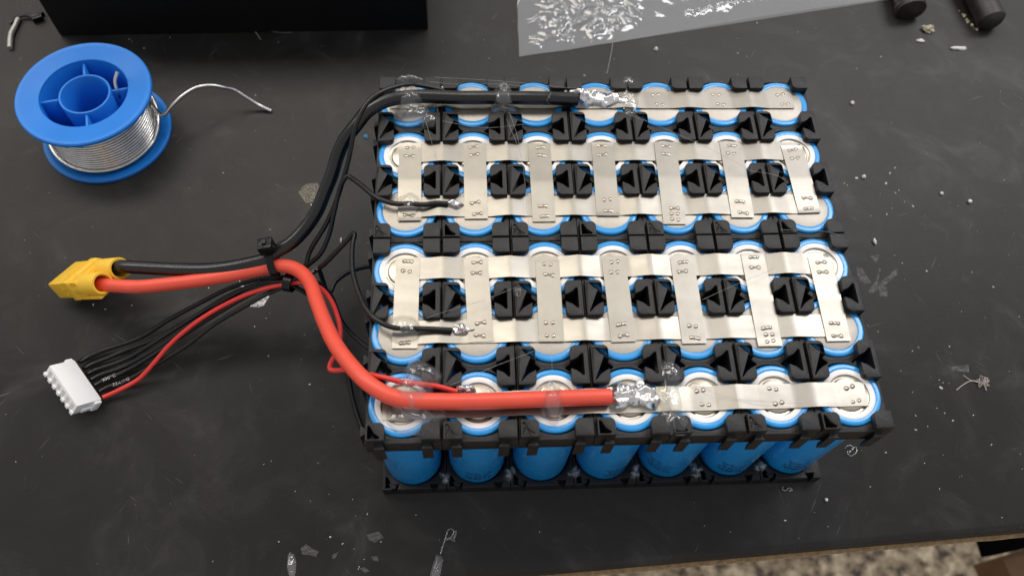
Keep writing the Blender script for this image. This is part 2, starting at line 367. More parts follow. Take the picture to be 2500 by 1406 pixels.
# ------------------------------------------------------------------ battery pack
ZT = H - 2.6        # top of the cells
ZW = ZT - 0.55      # top of the holder web: the cells stand a little proud of it
CY = .032 * P       # the cells sit slightly towards the back of their bays
pack = thing('battery_pack', 'blue cell battery pack in black plastic holders with nickel strips and wiring', 'battery', (3.5 * P, -3 * P, 0))
def arc(cx, cy, r, a0, a1, n=5): return [(cx + r * math.cos(a0 + (a1 - a0) * k / n), cy + r * math.sin(a0 + (a1 - a0) * k / n)) for k in range(n + 1)]
def S(pts): return [(x * P, y * P) for x, y in pts]
HOLE_L = [(.040, .225), (.062, .228), (.085, .205), (.13, .150), (.19, .105), (.267, .066), (.30, .036), (.335, .004)]
HOLE_R = [(-.085, .150), (-.105, .158), (-.125, .140), (-.17, .095), (-.22, .070), (-.267, .052), (-.30, .030), (-.33, .004)]
TRI = [(.048, .032), (.190, .032), (.205, .045), (.200, .060), (.130, .110), (.085, .195), (.065, .212), (.048, .200)]
pi = math.pi
def full_hole(h): return h + [(x, -y) for x, y in reversed(h)]
r_ = .075; e = .265
post_l = [(.022, .278)] + arc(e - r_, .278 - r_, r_, pi / 2, 0) + [(e, HOLE_L[5][1])] + HOLE_L[4::-1] + [(x, -y) for x, y in HOLE_L[:5]] + [(e, -HOLE_L[5][1])] + arc(e - r_, -.278 + r_, r_, 0, -pi / 2) + [(.022, -.278)]
post_r = [(-.022, .278)] + arc(-e + r_, .278 - r_, r_, pi / 2, pi) + [(-e, HOLE_R[5][1])] + HOLE_R[4::-1] + [(x, -y) for x, y in HOLE_R[:5]] + [(-e, -HOLE_R[5][1])] + arc(-e + r_, -.278 + r_, r_, pi, 1.5 * pi) + [(-.022, -.278)]
end_up_l = [(.022, .012), (e, .012)] + arc(e - r_, .250 - r_, r_, 0, pi / 2) + [(.022, .250)]
end_up_r = [(-x, y) for x, y in end_up_l]
end_dn_l = [(x, -y) for x, y in end_up_l]; end_dn_r = [(-x, -y) for x, y in end_up_l]
post_me = {}
zb = ZT - 1.2
for key, polys in (('ml', [post_l]), ('mr', [post_r]), ('ul', [end_up_l, TRI]), ('ur', [end_up_r]), ('dl', [end_dn_l]), ('dr', [end_dn_r])):
    post_me[key] = extrude2d('post', [S(q) for q in polys], zb - ZT, H - ZT, 0.22)
    post_me[key].materials.append(M['holder'])
RBX, RBY = .464 * P, .460 * P
def plate(name, z0, z1, notches, lowered):
    g = 0.12; out = [(g, -g)]
    out += [(P - g, -g), (P - g, -3 * P + g)]
    if notches:
        for cx in (.81, .19):
            out += [(cx * P + 1.0, -3 * P + g), (cx * P + 1.7, -3 * P + 2.1), (cx * P - 1.7, -3 * P + 2.1), (cx * P - 1.0, -3 * P + g)]
    out += [(g, -3 * P + g)]
    polys = [out] + [[(.5 * P + RBX * math.cos(2 * pi * j / 64), -(k + .5) * P + CY + RBY * math.sin(2 * pi * j / 64)) for j in range(64)] for k in range(3)]
    for k in (1, 2):
        polys.append([(x, y - k * P) for x, y in S(full_hole(HOLE_L))]); polys.append([(P + x, y - k * P) for x, y in S(full_hole(HOLE_R))])
    polys.append([(x, y - 3 * P) for x, y in S(TRI)])
    me = extrude2d(name, polys, z0, z1, 0.15); me.materials.append(M['holder']); return me
top_plate = plate('holder_frame', -7.9, -0.0, False, False)
low_plate = plate('holder_frame_low', 0, 6.6, False, True)
low_plate_n = plate('holder_frame_low_notched', 0, 6.6, True, True)
FILLED = {(0, 0), (0, 2), (0, 4), (0, 5), (1, 1), (1, 2), (1, 5)}
tab_mb = MB(); hw0, hw1, dp = .035 * P, .072 * P, .062 * P
tv = [(-hw0, 0.12), (hw0, 0.12), (hw1, -dp), (-hw1, -dp)]
tab_mb.add([(x, y, z) for z in (-11.2, -0.7) for x, y in tv], [(0, 3, 2, 1), (4, 5, 6, 7), (0, 1, 5, 4), (1, 2, 6, 5), (2, 3, 7, 6), (3, 0, 4, 7)])
tab_me = tab_mb.mesh('dovetail_tab', 20); tab_me.materials.append(M['holder'])
ledge_mb = box(MB(), -1.35, 1.35, 0.15, 2.0, 0.05, 1.6); ledge_me = ledge_mb.mesh('slot_ledge', 20); ledge_me.materials.append(M['holder'])
fill_mb = MB(); fv = S(TRI); cx_, cy_ = sum(x for x, y in fv) / len(fv), sum(y for x, y in fv) / len(fv)
def inside(pt, poly):
    c = False
    for i in range(len(poly)):
        (x1, y1), (x2, y2) = poly[i], poly[i - 1]
        if (y1 > pt[1]) != (y2 > pt[1]) and pt[0] < (x2 - x1) * (pt[1] - y1) / (y2 - y1) + x1: c = not c
    return c
g_ = 0.16; nx, ny = int(4.9 / g_), int(5.2 / g_); idx = {}
def fz(X, Y): return 0.40 * noise.noise(Vector((X * 1.9, Y * 1.9, 1))) + 0.30 * noise.noise(Vector((X * 4.2, Y * 4.2, 4))) - 0.12
for i in range(nx):
    for j in range(ny):
        X, Y = 0.6 + i * g_, 0.3 + j * g_
        if inside((X + g_ / 2, Y + g_ / 2), fv):
            fill_mb.add([(X + a_, Y + b_, fz(X + a_, Y + b_)) for a_, b_ in ((0, 0), (g_, 0), (g_, g_), (0, g_))], [(0, 1, 2, 3)])
fill_me = fill_mb.mesh('hole_fill', 60); fill_me.materials.append(M['rough_fill'])
for c in range(7):
    for k in range(2):
        x0, y0 = c * P, -3 * k * P
        jz = random.uniform(-0.12, 0.12)
        h = obj('cell_holder', top_plate, None, pack, (x0, y0, ZW + jz))
        for kk in (1, 2):
            obj('post', post_me['ml'], None, h, (x0, y0 - kk * P, ZT + jz)); obj('post', post_me['mr'], None, h, (x0 + P, y0 - kk * P, ZT + jz))
        obj('post', post_me['dl'], None, h, (x0, y0, ZT + jz)); obj('post', post_me['dr'], None, h, (x0 + P, y0, ZT + jz))
        obj('post', post_me['ul'], None, h, (x0, y0 - 3 * P, ZT + jz)); obj('post', post_me['ur'], None, h, (x0 + P, y0 - 3 * P, ZT + jz))
        if (k, c) in FILLED: obj('hole_fill', fill_me, None, h, (x0, y0 - 3 * P, H - 0.22))
        if k == 1:
            for q in (.19, .81): obj('dovetail_tab', tab_me, None, h, (x0 + q * P, -6 * P, ZW + 0.5 + jz))
        if c == 0:
            for j in range(3):
                for q in (.19, .81): obj('dovetail_tab', tab_me, None, h, (0, y0 - (j + q) * P, ZW + jz), -pi / 2)
        l = obj('cell_holder', low_plate_n if k else low_plate, None, pack, (x0, y0, 0))
        if k:
            for q in (.19, .81): obj('slot_ledge', ledge_me, None, l, (x0 + q * P, -6 * P, 0))

# cells
RC = .444 * P
def cell_mesh(inner):
    m = MB(); zt = ZT
    lathe(m, [(RC - 1.5, 1.2), (RC - 0.3, 1.3), (RC, 2.0), (RC, zt - 0.9), (RC - 0.06, zt - 0.45), (RC - 0.28, zt - 0.10), (RC - 0.65, zt), (inner + 0.25, zt + 0.03), (inner, zt - 0.06), (inner - 0.02, zt - 0.7)], 56)
    return m.mesh('cell', 50)
neg_me = cell_mesh(.348 * P); pos_me = cell_mesh(.358 * P)
neg_me.materials.append(M['wrap']); pos_me.materials.append(M['wrap'])
neg_cap = lathe(MB(), [(.354 * P, -0.35), (.346 * P, -0.10), (.341 * P, -0.06), (.1 * P, -0.05), (0.01, -0.05)], 48).mesh('terminal', 30); neg_cap.materials.append(M['can'])
ring_me = lathe(MB(), [(.363 * P, -0.45), (.362 * P, -0.10), (.354 * P, -0.02), (.292 * P, -0.02), (.284 * P, -0.10), (.283 * P, -0.9)], 48).mesh('insulator_ring', 40); ring_me.materials.append(M['ring'])
cap_mb = lathe(MB(), [(.284 * P, -0.70), (.270 * P, -0.85), (.246 * P, -0.85), (.228 * P, -0.20), (.215 * P, -0.10), (.02 * P, -0.05), (0.01, -0.05)], 48)
cap_me = cap_mb.mesh('terminal', 30); cap_me.materials.append(M['button'])
ink_mb = MB(); rnd = random.Random(3)
for gx in range(3):
    for gy in range(3):
        for r2 in range(3):
            x = gx * 3.1
            while x < gx * 3.1 + 2.5:
                w = rnd.choice((0.35, 0.5, 0.7)); 
                if rnd.random() < 0.75:
                    z = gy * 3.0 + r2 * 0.85; hh = rnd.choice((0.35, 0.5, 0.7))
                    a0, a1 = (x - 4.4) / RC, (x + w - 4.4) / RC; R_ = RC + 0.02
                    ink_mb.add([(R_ * math.sin(a0), -R_ * math.cos(a0), z), (R_ * math.sin(a1), -R_ * math.cos(a1), z), (R_ * math.sin(a1), -R_ * math.cos(a1), z + hh), (R_ * math.sin(a0), -R_ * math.cos(a0), z + hh)], [(0, 1, 2, 3)])
                x += w + 0.15
ink_me = ink_mb.mesh('printed_code', 0); ink_me.materials.append(M['print_dark'])
INK = {1: (0.0, 10), 3: (0.35, 9), 4: (-0.55, 12), 5: (-0.2, 10.5), 6: (-0.1, 11)}
for r in range(6):
    for c in range(7):
        o_ = ((c + .5) * P + (c - 3) * .18 + random.uniform(-.08, .08), -(r + .5) * P + CY + random.uniform(-.08, .08), random.uniform(-.15, .05))
        cell = obj('cell', neg_me if r % 2 == 0 else pos_me, None, pack, o_)
        top = (o_[0], o_[1], ZT + o_[2])
        if r % 2 == 0: obj('terminal', neg_cap, None, cell, top)
        else:
            obj('insulator_ring', ring_me, None, cell, top); obj('terminal', cap_me, None, cell, top, random.random() * 6)
        if r == 5 and c in INK: obj('printed_code', ink_me, None, cell, (o_[0], o_[1], INK[c][1]), INK[c][0])

# nickel strips
weld_mes = []
for variant in range(3):
    m = MB(); sp_ = 1.02 + 0.1 * variant
    for sgn in (-1, 1): blob(m, (sgn * sp_, 0, -0.02), 0.92, 0.86, 0.12, seed=variant * 2 + sgn, irr=0.25, nr=4, na=14, power=0.8)
    if variant: blob(m, (0, 0, -0.02), 1.5, 0.72 if variant == 1 else 0.45, 0.15, seed=9 + variant, nr=3, na=14, power=0.6)
    nf = len(m.f)
    for sgn in (-1, 1): blob(m, (sgn * sp_, 0, 0.0), 0.68, 0.62, 0.26, seed=variant * 2 + sgn, irr=0.35, nr=4, na=14, power=0.7)
    if variant == 1: blob(m, (0, 0, 0.0), 1.25, 0.52, 0.24, seed=19, nr=3, na=14, power=0.6)
    me = m.mesh('weld_spot', 60); me.materials.append(M['weld_rim']); me.materials.append(M['weld'])
    for k_, p_ in enumerate(me.polygons): p_.material_index = 0 if k_ < nf else 1
    weld_mes.append(me)
def ribbon(mb, c, sides, w, th=0.18):
    vs = []
    for p, s_ in zip(c, sides):
        p = Vector(p); s_ = Vector(s_).normalized() * w / 2
        vs += [p - s_, p + s_, p + s_ - Vector((0, 0, th)), p - s_ - Vector((0, 0, th))]
    n = len(c)
    mb.add(vs, [(4 * i + j, 4 * i + (j + 1) % 4, 4 * i + 4 + (j + 1) % 4, 4 * i + 4 + j) for i in range(n - 1) for j in range(4)] + [(0, 1, 2, 3), (4 * n - 4, 4 * n - 1, 4 * n - 2, 4 * n - 3)])
def crest(t): 
    t = abs(t)
    return 1.0 if t < .03 else max(0.0, 1 - ((t - .03) / .27)) 
WS = 7.75
ZS = ZT + 0.30
def hstrip(row, xs, xe, dy0=0.0, dy1=0.0, lift=0.0):
    rs = random.Random(row * 11 + 1); n = int((xe - xs) / 0.9); pts = []; sides = []
    amp = [rs.uniform(.75, 1.35) for _ in range(9)]; asym = [rs.uniform(-.05, .05) for _ in range(9)]
    for i in range(n + 1):
        x = xs + (xe - xs) * i / n; b_ = round(x / P); t_ = x / P - b_ - asym[b_]
        a = amp[b_] if 0 < b_ < 7 else 0.0
        y = -(row + .5) * P + dy0 + (dy1 - dy0) * i / n
        pts.append((x, y, ZS + lift + 0.75 * a * crest(t_))); sides.append((0, 1, 0.018 * noise.noise(Vector((x * 0.07, row * 3.1, 0))))) 
    m = MB(); ribbon(m, pts, sides, WS)
    return build('nickel_strip', m, M['nickel'], pack, smooth=8)
def vstrip(a, b, seed):
    a, b = Vector(a), Vector(b); rs = random.Random(seed); n = 34; pts = []; sides = []
    d = (b - a); side = Vector((-d.y, d.x, 0)).normalized(); amp = rs.uniform(.75, 1.15); mid = rs.uniform(.44, .52); tw = rs.uniform(-.008, .008)
    for i in range(n + 1):
        s_ = i / n; p = a.lerp(b, s_); q = (s_ - mid) * d.length / P
        z = ZS + 0.22 + 0.42 * amp * max(0, 1 - abs(q) / .62) ** 1.15 + (0.25 * max(0, (abs(s_ - .5) - .46) / .04) if rs.random() < 2 else 0) * (0.6 if seed % 3 == 0 else 0)
        pts.append((p.x, p.y, z)); sides.append((side.x, side.y, tw * math.sin(s_ * 3.1)))
    m = MB(); ribbon(m, pts, sides, WS)
    st = build('nickel_strip', m, M['nickel'], pack, smooth=8)
    L = d.length; dn = d.normalized()
    def spot(dist, off, var, rot=0.0):
        p = a + dn * dist + side * off; s_ = dist / L; q = (s_ - mid) * L / P
        z = ZS + 0.22 + 0.42 * amp * max(0, 1 - abs(q) / .62) ** 1.15
        obj('weld_spot', weld_mes[var], None, st, (p.x, p.y, z), math.atan2(side.y, side.x) + rot)
    for base, sg in ((0, 1), (L, -1)):
        for dist in (1.7, 5.4) if sg == 1 else (1.9, 6.2):
            spot(base + sg * (dist + rs.uniform(-.3, .3)), rs.uniform(-.5, .5), rs.randrange(3), rs.uniform(-.2, .2))
        if seed in (4, 12) and sg == -1: spot(base + sg * 4.0, 0.3, 0)
    return st
row1 = hstrip(0, 4.0, 6.5 * P + 5.2, 2.2, 2.0)
for row, xe, dy in ((1, 6.5 * P + 2.6, 1.5), (2, 6.5 * P + 5.0, 1.8), (3, 6.5 * P + 2.6, 1.0), (4, 6.5 * P + 5.0, 1.1)): hstrip(row, .5 * P - 2.5, xe, dy, dy)
row6 = hstrip(5, 5.0, 6.5 * P + 5.6, -0.4, 0.6)
for st, row, items in ((row1, 0, (4, 5, 6)), (row6, 5, (4, 5, 6))):
    for c in items:
        for dy, ddx in ((2.3, -0.6), (-2.2, 0.4)):
            obj('weld_spot', weld_mes[0], None, st, ((c + .5) * P + ddx + (1.5 if c == 6 else 0), -(row + .5) * P + (2.1 if row == 0 else 0.4) + dy, ZS + 0.0), random.uniform(-.3, .3))
TOPV = [(11.55, -28.31, 63.30), (33.90, -28.25, 63.30), (56.59, -28.55, 63.30), (78.92, -28.31, 63.30), (101.30, -28.25, 63.30), (124.77, -28.20, 63.30), (146.73, -30.11, 63.30), (11.65, -73.64, 63.30), (33.45, -74.40, 63.30), (56.72, -75.34, 63.30), (78.44, -74.58, 63.30), (101.08, -74.90, 63.30), (124.88, -73.68, 63.30), (147.24, -75.55, 63.30)]
BOTV = [(11.94, -59.85, 63.30), (34.01, -59.30, 63.30), (56.63, -60.68, 63.30), (78.29, -58.67, 63.30), (100.56, -62.15, 63.30), (124.18, -59.83, 63.30), (147.62, -58.29, 63.30), (11.22, -105.43, 63.30), (34.65, -103.71, 63.30), (56.43, -104.15, 63.30), (78.91, -104.59, 63.30), (101.12, -105.59, 63.30), (124.96, -107.03, 63.30), (147.32, -105.66, 63.30)]
for k, (a, b) in enumerate(zip(TOPV, BOTV)): vstrip(a, b, k)

# ------------------------------------------------------------------ cables and wires
def cable(name, pts, r, material, label, n=16, step=1.6):
    m = MB(); tube(m, pts, r, n, step, wob=0.025, seed=len(pts)); o = build(name, m, material, pack, smooth=60); tag(o, label); return o, spline(pts, step)
def print_on(wire, path, text, s0, r, size, ang, parent, flip=False):
    """printed lettering wrapped onto a round wire"""
    cu = bpy.data.curves.new('t', 'FONT'); cu.body = text; cu.size = size; cu.space_character = 1.25
    o = bpy.data.objects.new('t', cu); col.objects.link(o); dg = bpy.context.evaluated_depsgraph_get()
    me = bpy.data.meshes.new_from_object(o.evaluated_get(dg)); bpy.data.objects.remove(o)
    L = [0.0]
    for i in range(1, len(path)): L.append(L[-1] + (path[i] - path[i - 1]).length)
    fr = frames(path); vs = []
    for v in me.vertices:
        s = s0 + (-v.co.x if flip else v.co.x); y = v.co.y - size * 0.35
        if flip: y = -y
        i = max(0, min(len(path) - 2, next((k for k in range(len(L) - 1) if L[k + 1] > s), len(L) - 2)))
        q = (s - L[i]) / max(1e-6, L[i + 1] - L[i]); c = path[i].lerp(path[i + 1], q); t_, sd, nn = fr[i]
        a = ang - y / r
        vs.append(c + (r + 0.03) * (math.sin(a) * sd + math.cos(a) * nn))
    m = MB(); m.add(vs, [tuple(p.vertices) for p in me.polygons]); build('printed_text', m, M['print_white'], parent, smooth=0)

black_pts = [(71.06, -11.80, 66.60), (57.08, -11.56, 67.00), (40.30, -11.35, 67.00), (28.98, -11.50, 67.20), (15.02, -11.60, 68.00), (7.92, -12.74, 68.50), (2.89, -14.60, 69.00), (-3.09, -18.67, 68.50), (-6.82, -22.36, 66.00), (-11.36, -26.08, 62.00), (-14.12, -29.86, 58.00), (-16.14, -34.81, 54.50), (-18.84, -39.73, 51.00), (-22.17, -45.95, 47.00), (-26.64, -50.93, 43.50), (-31.71, -55.11, 41.00), (-36.80, -57.17, 39.00), (-39.21, -59.25, 38.20), (-48.02, -60.57, 36.00), (-59.39, -60.60, 33.00), (-71.14, -58.97, 30.00), (-82.98, -56.94, 27.50), (-92.12, -55.21, 25.50), (-96.98, -53.98, 24.00), (-102.12, -51.73, 20.00)]
bc, bpath = cable('power_cable', black_pts, 2.42, M['black_cable'], 'thick black power cable')
red_pts = [(72.52, -123.32, 65.90), (68.77, -123.50, 66.30), (54.06, -123.88, 66.90), (42.44, -124.18, 67.10), (27.09, -124.31, 67.40), (15.67, -123.86, 67.60), (10.36, -123.37, 68.00), (5.35, -121.32, 68.20), (0.25, -117.27, 67.50), (-5.70, -109.79, 64.00), (-10.86, -101.45, 59.50), (-15.74, -90.74, 53.50), (-19.56, -81.16, 48.50), (-23.06, -72.22, 43.50), (-27.90, -65.39, 39.50), (-32.80, -62.27, 37.50), (-37.20, -61.66, 36.50), (-42.67, -62.19, 35.50), (-53.77, -63.17, 33.00), (-65.02, -63.67, 30.50), (-76.44, -63.68, 28.00), (-87.81, -63.63, 26.00), (-96.08, -62.40, 24.50), (-103.22, -60.32, 22.00), (-107.97, -58.18, 18.00)]
rc, rpath = cable('power_cable', red_pts, 2.48, M['red_cable'], 'thick red power cable')
RW = 0.85
wires = []
TIE2 = (709, 690, 33)
W = [
 [(-114.50, -83.09, 3.00), (-113.14, -81.39, 2.00), (-107.63, -78.67, 2.40), (-92.94, -74.98, 6.00), (-80.54, -70.34, 12.00), (-68.21, -66.66, 18.00), (-56.01, -63.63, 24.00), (-44.07, -62.63, 29.00), (-35.34, -63.76, 32.00), (-31.87, -64.83, 33.00), (-27.59, -63.14, 35.00), (-25.33, -57.33, 38.00), (-23.83, -55.47, 40.00), (-18.37, -49.68, 46.00), (-14.04, -44.00, 53.00), (-11.59, -39.05, 57.50), (-9.49, -34.18, 62.00), (-7.97, -29.02, 66.00), (-6.38, -24.02, 69.00), (-3.40, -18.04, 71.00), (0.69, -13.43, 71.50), (6.38, -9.06, 70.00), (10.85, -7.09, 69.00), (15.69, -6.79, 68.00), (22.99, -6.28, 65.00)],
 [(-112.35, -85.75, 3.00), (-110.99, -84.08, 2.00), (-104.22, -81.32, 2.60), (-97.52, -78.88, 4.00), (-86.06, -76.92, 9.00), (-73.70, -73.18, 15.00), (-61.56, -69.41, 21.00), (-49.61, -65.76, 27.00), (-37.97, -64.61, 31.50), (-31.70, -65.76, 33.50), (-26.52, -61.71, 36.00), (-21.15, -59.02, 40.00), (-17.73, -54.49, 44.50), (-15.42, -48.65, 50.00), (-13.22, -42.45, 55.00), (-11.20, -39.91, 58.50), (-9.84, -39.25, 59.50), (-8.75, -40.28, 60.00), (-5.13, -44.37, 62.00), (0.05, -50.70, 64.50), (3.75, -53.49, 65.50), (7.53, -54.52, 65.30), (12.11, -54.42, 65.20), (16.70, -54.74, 65.00), (20.62, -54.01, 64.80), (24.69, -54.18, 64.50)],
 [(-110.76, -87.90, 3.00), (-109.09, -86.25, 2.00), (-98.09, -82.81, 3.50), (-85.66, -78.47, 9.50), (-79.57, -75.93, 12.50), (-67.47, -71.27, 18.50), (-55.51, -66.90, 24.50), (-43.75, -64.81, 29.50), (-35.09, -65.51, 32.50), (-31.20, -66.00, 33.00), (-25.52, -64.76, 35.50), (-19.54, -63.88, 41.00), (-13.90, -61.59, 47.00), (-9.24, -59.52, 52.00), (-7.85, -58.64, 53.50), (-7.20, -59.43, 54.00), (-7.56, -63.69, 55.00), (-6.83, -73.95, 58.00), (-5.50, -80.15, 60.00), (-3.20, -87.03, 62.50), (-0.51, -93.14, 65.00), (3.32, -97.67, 66.50), (8.06, -99.73, 66.00), (15.23, -99.69, 65.00), (21.49, -100.04, 64.90), (25.76, -100.26, 64.60)],
 [(-109.00, -90.21, 3.00), (-106.94, -88.25, 2.00), (-97.77, -85.33, 3.20), (-85.60, -81.01, 8.50), (-73.48, -75.94, 14.50), (-61.42, -71.66, 20.50), (-49.58, -67.17, 26.50), (-43.62, -66.14, 29.50), (-35.28, -65.65, 31.50), (-31.22, -65.71, 31.50), (-27.73, -63.49, 30.00), (-24.04, -57.89, 27.00), (-23.10, -59.37, 22.00), (-22.04, -62.00, 17.00), (-21.18, -62.12, 15.50), (-19.39, -57.17, 15.00), (-15.63, -53.24, 14.50), (-10.56, -50.45, 13.50), (-5.36, -48.90, 12.50), (-1.14, -48.14, 12.00)],
 [(-107.25, -92.50, 3.00), (-105.07, -90.40, 2.00), (-97.49, -87.38, 3.00), (-85.52, -82.61, 8.00), (-73.45, -77.21, 14.00), (-61.45, -72.58, 20.00), (-49.57, -68.41, 26.00), (-41.41, -66.51, 29.50), (-35.34, -66.05, 31.00), (-31.11, -65.69, 30.50), (-25.49, -62.80, 27.00), (-20.35, -64.73, 20.00), (-16.51, -72.65, 13.00), (-13.05, -76.88, 11.00), (-7.31, -81.91, 10.00), (-1.77, -85.45, 9.50)],
 [(-105.18, -94.94, 3.00), (-102.85, -92.87, 2.00), (-96.83, -91.28, 3.00), (-85.07, -86.65, 7.50), (-73.09, -82.02, 13.00), (-61.33, -75.74, 19.00), (-49.48, -71.55, 25.00), (-41.00, -68.48, 28.50), (-33.91, -66.39, 30.00), (-30.93, -66.68, 29.50), (-24.65, -69.51, 24.00), (-18.81, -77.87, 15.00), (-14.42, -90.25, 7.00), (-11.68, -101.92, 4.00), (-8.06, -112.02, 3.00), (-4.00, -118.86, 2.50), (0.96, -122.71, 2.30)],
 [(-103.45, -97.20, 3.00), (-102.01, -96.30, 2.60), (-98.28, -94.92, 3.40), (-90.49, -91.24, 5.50), (-84.60, -86.45, 9.00), (-78.64, -81.25, 13.00), (-69.63, -76.01, 18.50), (-60.85, -71.96, 22.50), (-49.21, -68.51, 27.50), (-40.69, -67.19, 30.50), (-33.40, -66.77, 32.50), (-29.75, -66.77, 33.50), (-21.75, -70.17, 37.00), (-16.49, -76.89, 41.00), (-12.95, -85.20, 45.00), (-11.07, -92.13, 48.00), (-10.87, -97.94, 50.00), (-11.72, -102.24, 51.50), (-12.89, -105.97, 52.50), (-12.68, -107.77, 53.20), (-11.25, -108.53, 54.00), (-6.63, -109.53, 57.00), (-2.12, -111.79, 61.50), (1.80, -114.55, 65.00), (5.86, -116.12, 66.50), (10.83, -117.51, 66.50), (15.51, -118.07, 66.00), (21.29, -118.79, 65.50), (27.09, -120.23, 64.50)],
]
wl = ['thin black wire soldered to the far cell row', 'thin black wire soldered to the third cell row', 'thin black wire soldered to the fifth cell row', 'thin black wire running under the left side of the pack', 'thin black wire running under the left side of the pack', 'thin black wire running under the near left corner of the pack', 'thin red wire soldered to the near cell row']
for k, pts in enumerate(W):
    o, pth = cable('balance_wire', pts, RW, M['red_wire'] if k == 6 else M['black_wire'], wl[k], 10, 1.1)
    wires.append((o, pth))
print_on(*wires[4], '200\u00b0C', 3.2, RW, 1.75, 0.1, wires[4][0])
print_on(*wires[5], '22AWG', 5.6, RW, 1.75, 0.1, wires[5][0])
def arclen_near(path, pt):
    s = 0; best = (1e9, 0)
    for i in range(len(path)):
        if i: s += (path[i] - path[i - 1]).length
        best = min(best, ((path[i] - Vector(pt)).length, s))
    return best[1]
print_on(*wires[2], '200\u00b0C', arclen_near(wires[2][1], (-24.87, -64.55, 36.00)), RW, 1.6, 0.15, wires[2][0])

# power plug (two-pole, yellow)
F = Matrix(((0.76, 0.49, -0.43), (-0.29, 0.84, 0.46), (0.59, -0.23, 0.78)))
q_ = F.to_quaternion().to_matrix()
c0 = Vector((-123.92, -48.81, 5.20))
T = Matrix.Translation(c0) @ q_.to_4x4()
me_mb = MB()
# tapered mating shell (one side chamfered), then a wider shoulder
def prism(mb, outline, x0, x1, sc0=1.0, sc1=1.0):
    n = len(outline); vs = [T @ Vector((x0, y * sc0, z * sc0)) for y, z in outline] + [T @ Vector((x1, y * sc1, z * sc1)) for y, z in outline]
    mb.add(vs, [tuple(range(n)), tuple(range(2 * n - 1, n - 1, -1))] + [(i, (i + 1) % n, n + (i + 1) % n, n + i) for i in range(n)])
out_a = [(-7.75, -3.6), (7.75, -3.6), (7.75, 1.6), (5.9, 3.6), (-7.75, 3.6)]
prism(me_mb, out_a, 0, 15.0)
plug = build('power_plug', me_mb, M['yellow'], pack); bevel_mesh(plug.data, 0.7, 2); tag(plug, 'yellow two pole power plug')
m = MB(); prism(m, [(-8.5, -4.3), (8.5, -4.3), (8.5, 2.0), (6.4, 4.3), (-8.5, 4.3)], 12.6, 17.4)
o = build('shoulder', m, M['yellow'], plug); bevel_mesh(o.data, 0.6, 2)
m = MB(); prism(m, [(-7.9, -3.8), (7.9, -3.8), (7.9, 2.2), (6.2, 3.7), (-7.9, 3.7)], 17.2, 22.4)
o = build('web', m, M['yellow'], plug); bevel_mesh(o.data, 0.5, 2)
m = MB(); prism(m, [(-8.0, -4.4), (8.0, -4.4), (8.0, -3.2), (-8.0, -3.2)], 17.2, 32.0)
o = build('tray', m, M['yellow'], plug); bevel_mesh(o.data, 0.3, 2)
for sy, L_ in ((-4.15, 33.0), (4.15, 33.0)):
    m = MB(); n = 28; prof = [(4.1, 17.2), (4.15, 18.0), (4.15, L_ - 0.3), (3.95, L_), (3.2, L_), (3.05, L_ - 0.4), (3.05, 20.0), (0.02, 20.0)]
    vs = [T @ Vector((x, sy + r * math.cos(2 * pi * i / n), r * math.sin(2 * pi * i / n))) for r, x in prof for i in range(n)]
    m.add(vs, [(k * n + i, k * n + (i + 1) % n, (k + 1) * n + (i + 1) % n, (k + 1) * n + i) for k in range(len(prof) - 1) for i in range(n)])
    build('barrel', m, M['yellow'], plug)
for k in range(2):
    m = MB()
    for zz in (-1.1, 1.1) if k == 0 else (0,): pass
    x_, z_ = (10.4, 1.0) if k == 0 else (10.4, -1.6)
    prism(m, [(-8.15, z_ - 0.22), (-7.70, z_ - 0.22), (-7.70, z_ + 0.22), (-8.15, z_ + 0.22)], x_ - 0.95, x_ + 0.95)
    if k == 0: prism(m, [(-8.17, z_ - 0.95), (-7.70, z_ - 0.95), (-7.70, z_ + 0.95), (-8.17, z_ + 0.95)], x_ - 0.22, x_ + 0.22)
    build('plus_mark' if k == 0 else 'minus_mark', m, M['yellow'], plug, smooth=20)
for x_, w_ in ((10.6, 5.4), (14.9, 5.2), (19.2, 5.0), (20.8, 5.0)):
    m = MB(); zt_ = 3.45 if x_ < 12 else (4.15 if x_ < 16 else 3.55)
    prism(m, [(-w_, zt_), (w_, zt_), (w_, zt_ + 0.45), (-w_, zt_ + 0.45)], x_ - 0.35, x_ + 0.35); build('rib', m, M['yellow'], plug, smooth=20)

# balance plug (white, seven way)
u_ = Vector((0.52, 0.5, -0.69)).normalized(); v_ = Vector((-0.62, 0.78, 0.1)); v_ = (v_ - v_.dot(u_) * u_).normalized(); w_ = u_.cross(v_)
T = Matrix.Translation(Vector((-113.15, -94.40, 7.00))) @ Matrix((u_, v_, w_)).transposed().to_4x4()
m = MB(); box(m, -4.4, 5.2, -9.6, 9.6, -2.6, 2.6, T)
bplug = build('balance_plug', m, M['white_nylon'], pack); bevel_mesh(bplug.data, 0.35, 2); tag(bplug, 'white seven way balance plug')
for y0_ in (-10.7, 9.5):
    m = MB(); box(m, 2.2, 5.0, y0_, y0_ + 1.2, -2.3, 2.3, T); o = build('side_rib', m, M['white_nylon'], bplug); bevel_mesh(o.data, 0.4, 2)
m = MB(); box(m, -1.5, 3.4, -10.1, -9.5, -2.4, -0.3, T); o = build('side_rib', m, M['white_nylon'], bplug); bevel_mesh(o.data, 0.25, 1)
for k in range(7):
    y = -9.0 + 18.0 * k / 6
    m = MB(); box(m, -5.0, -4.2, y - 0.85, y + 0.85, -2.55, -1.1, T); o = build('tooth', m, M['white_nylon'], bplug); bevel_mesh(o.data, 0.35, 2)
    if k < 6:
        m = MB(); box(m, -4.52, -4.3, y + 0.8, y + 2.2, -1.2, 1.6, T); build('pin_slot', m, M['print_white'], bplug, smooth=20)

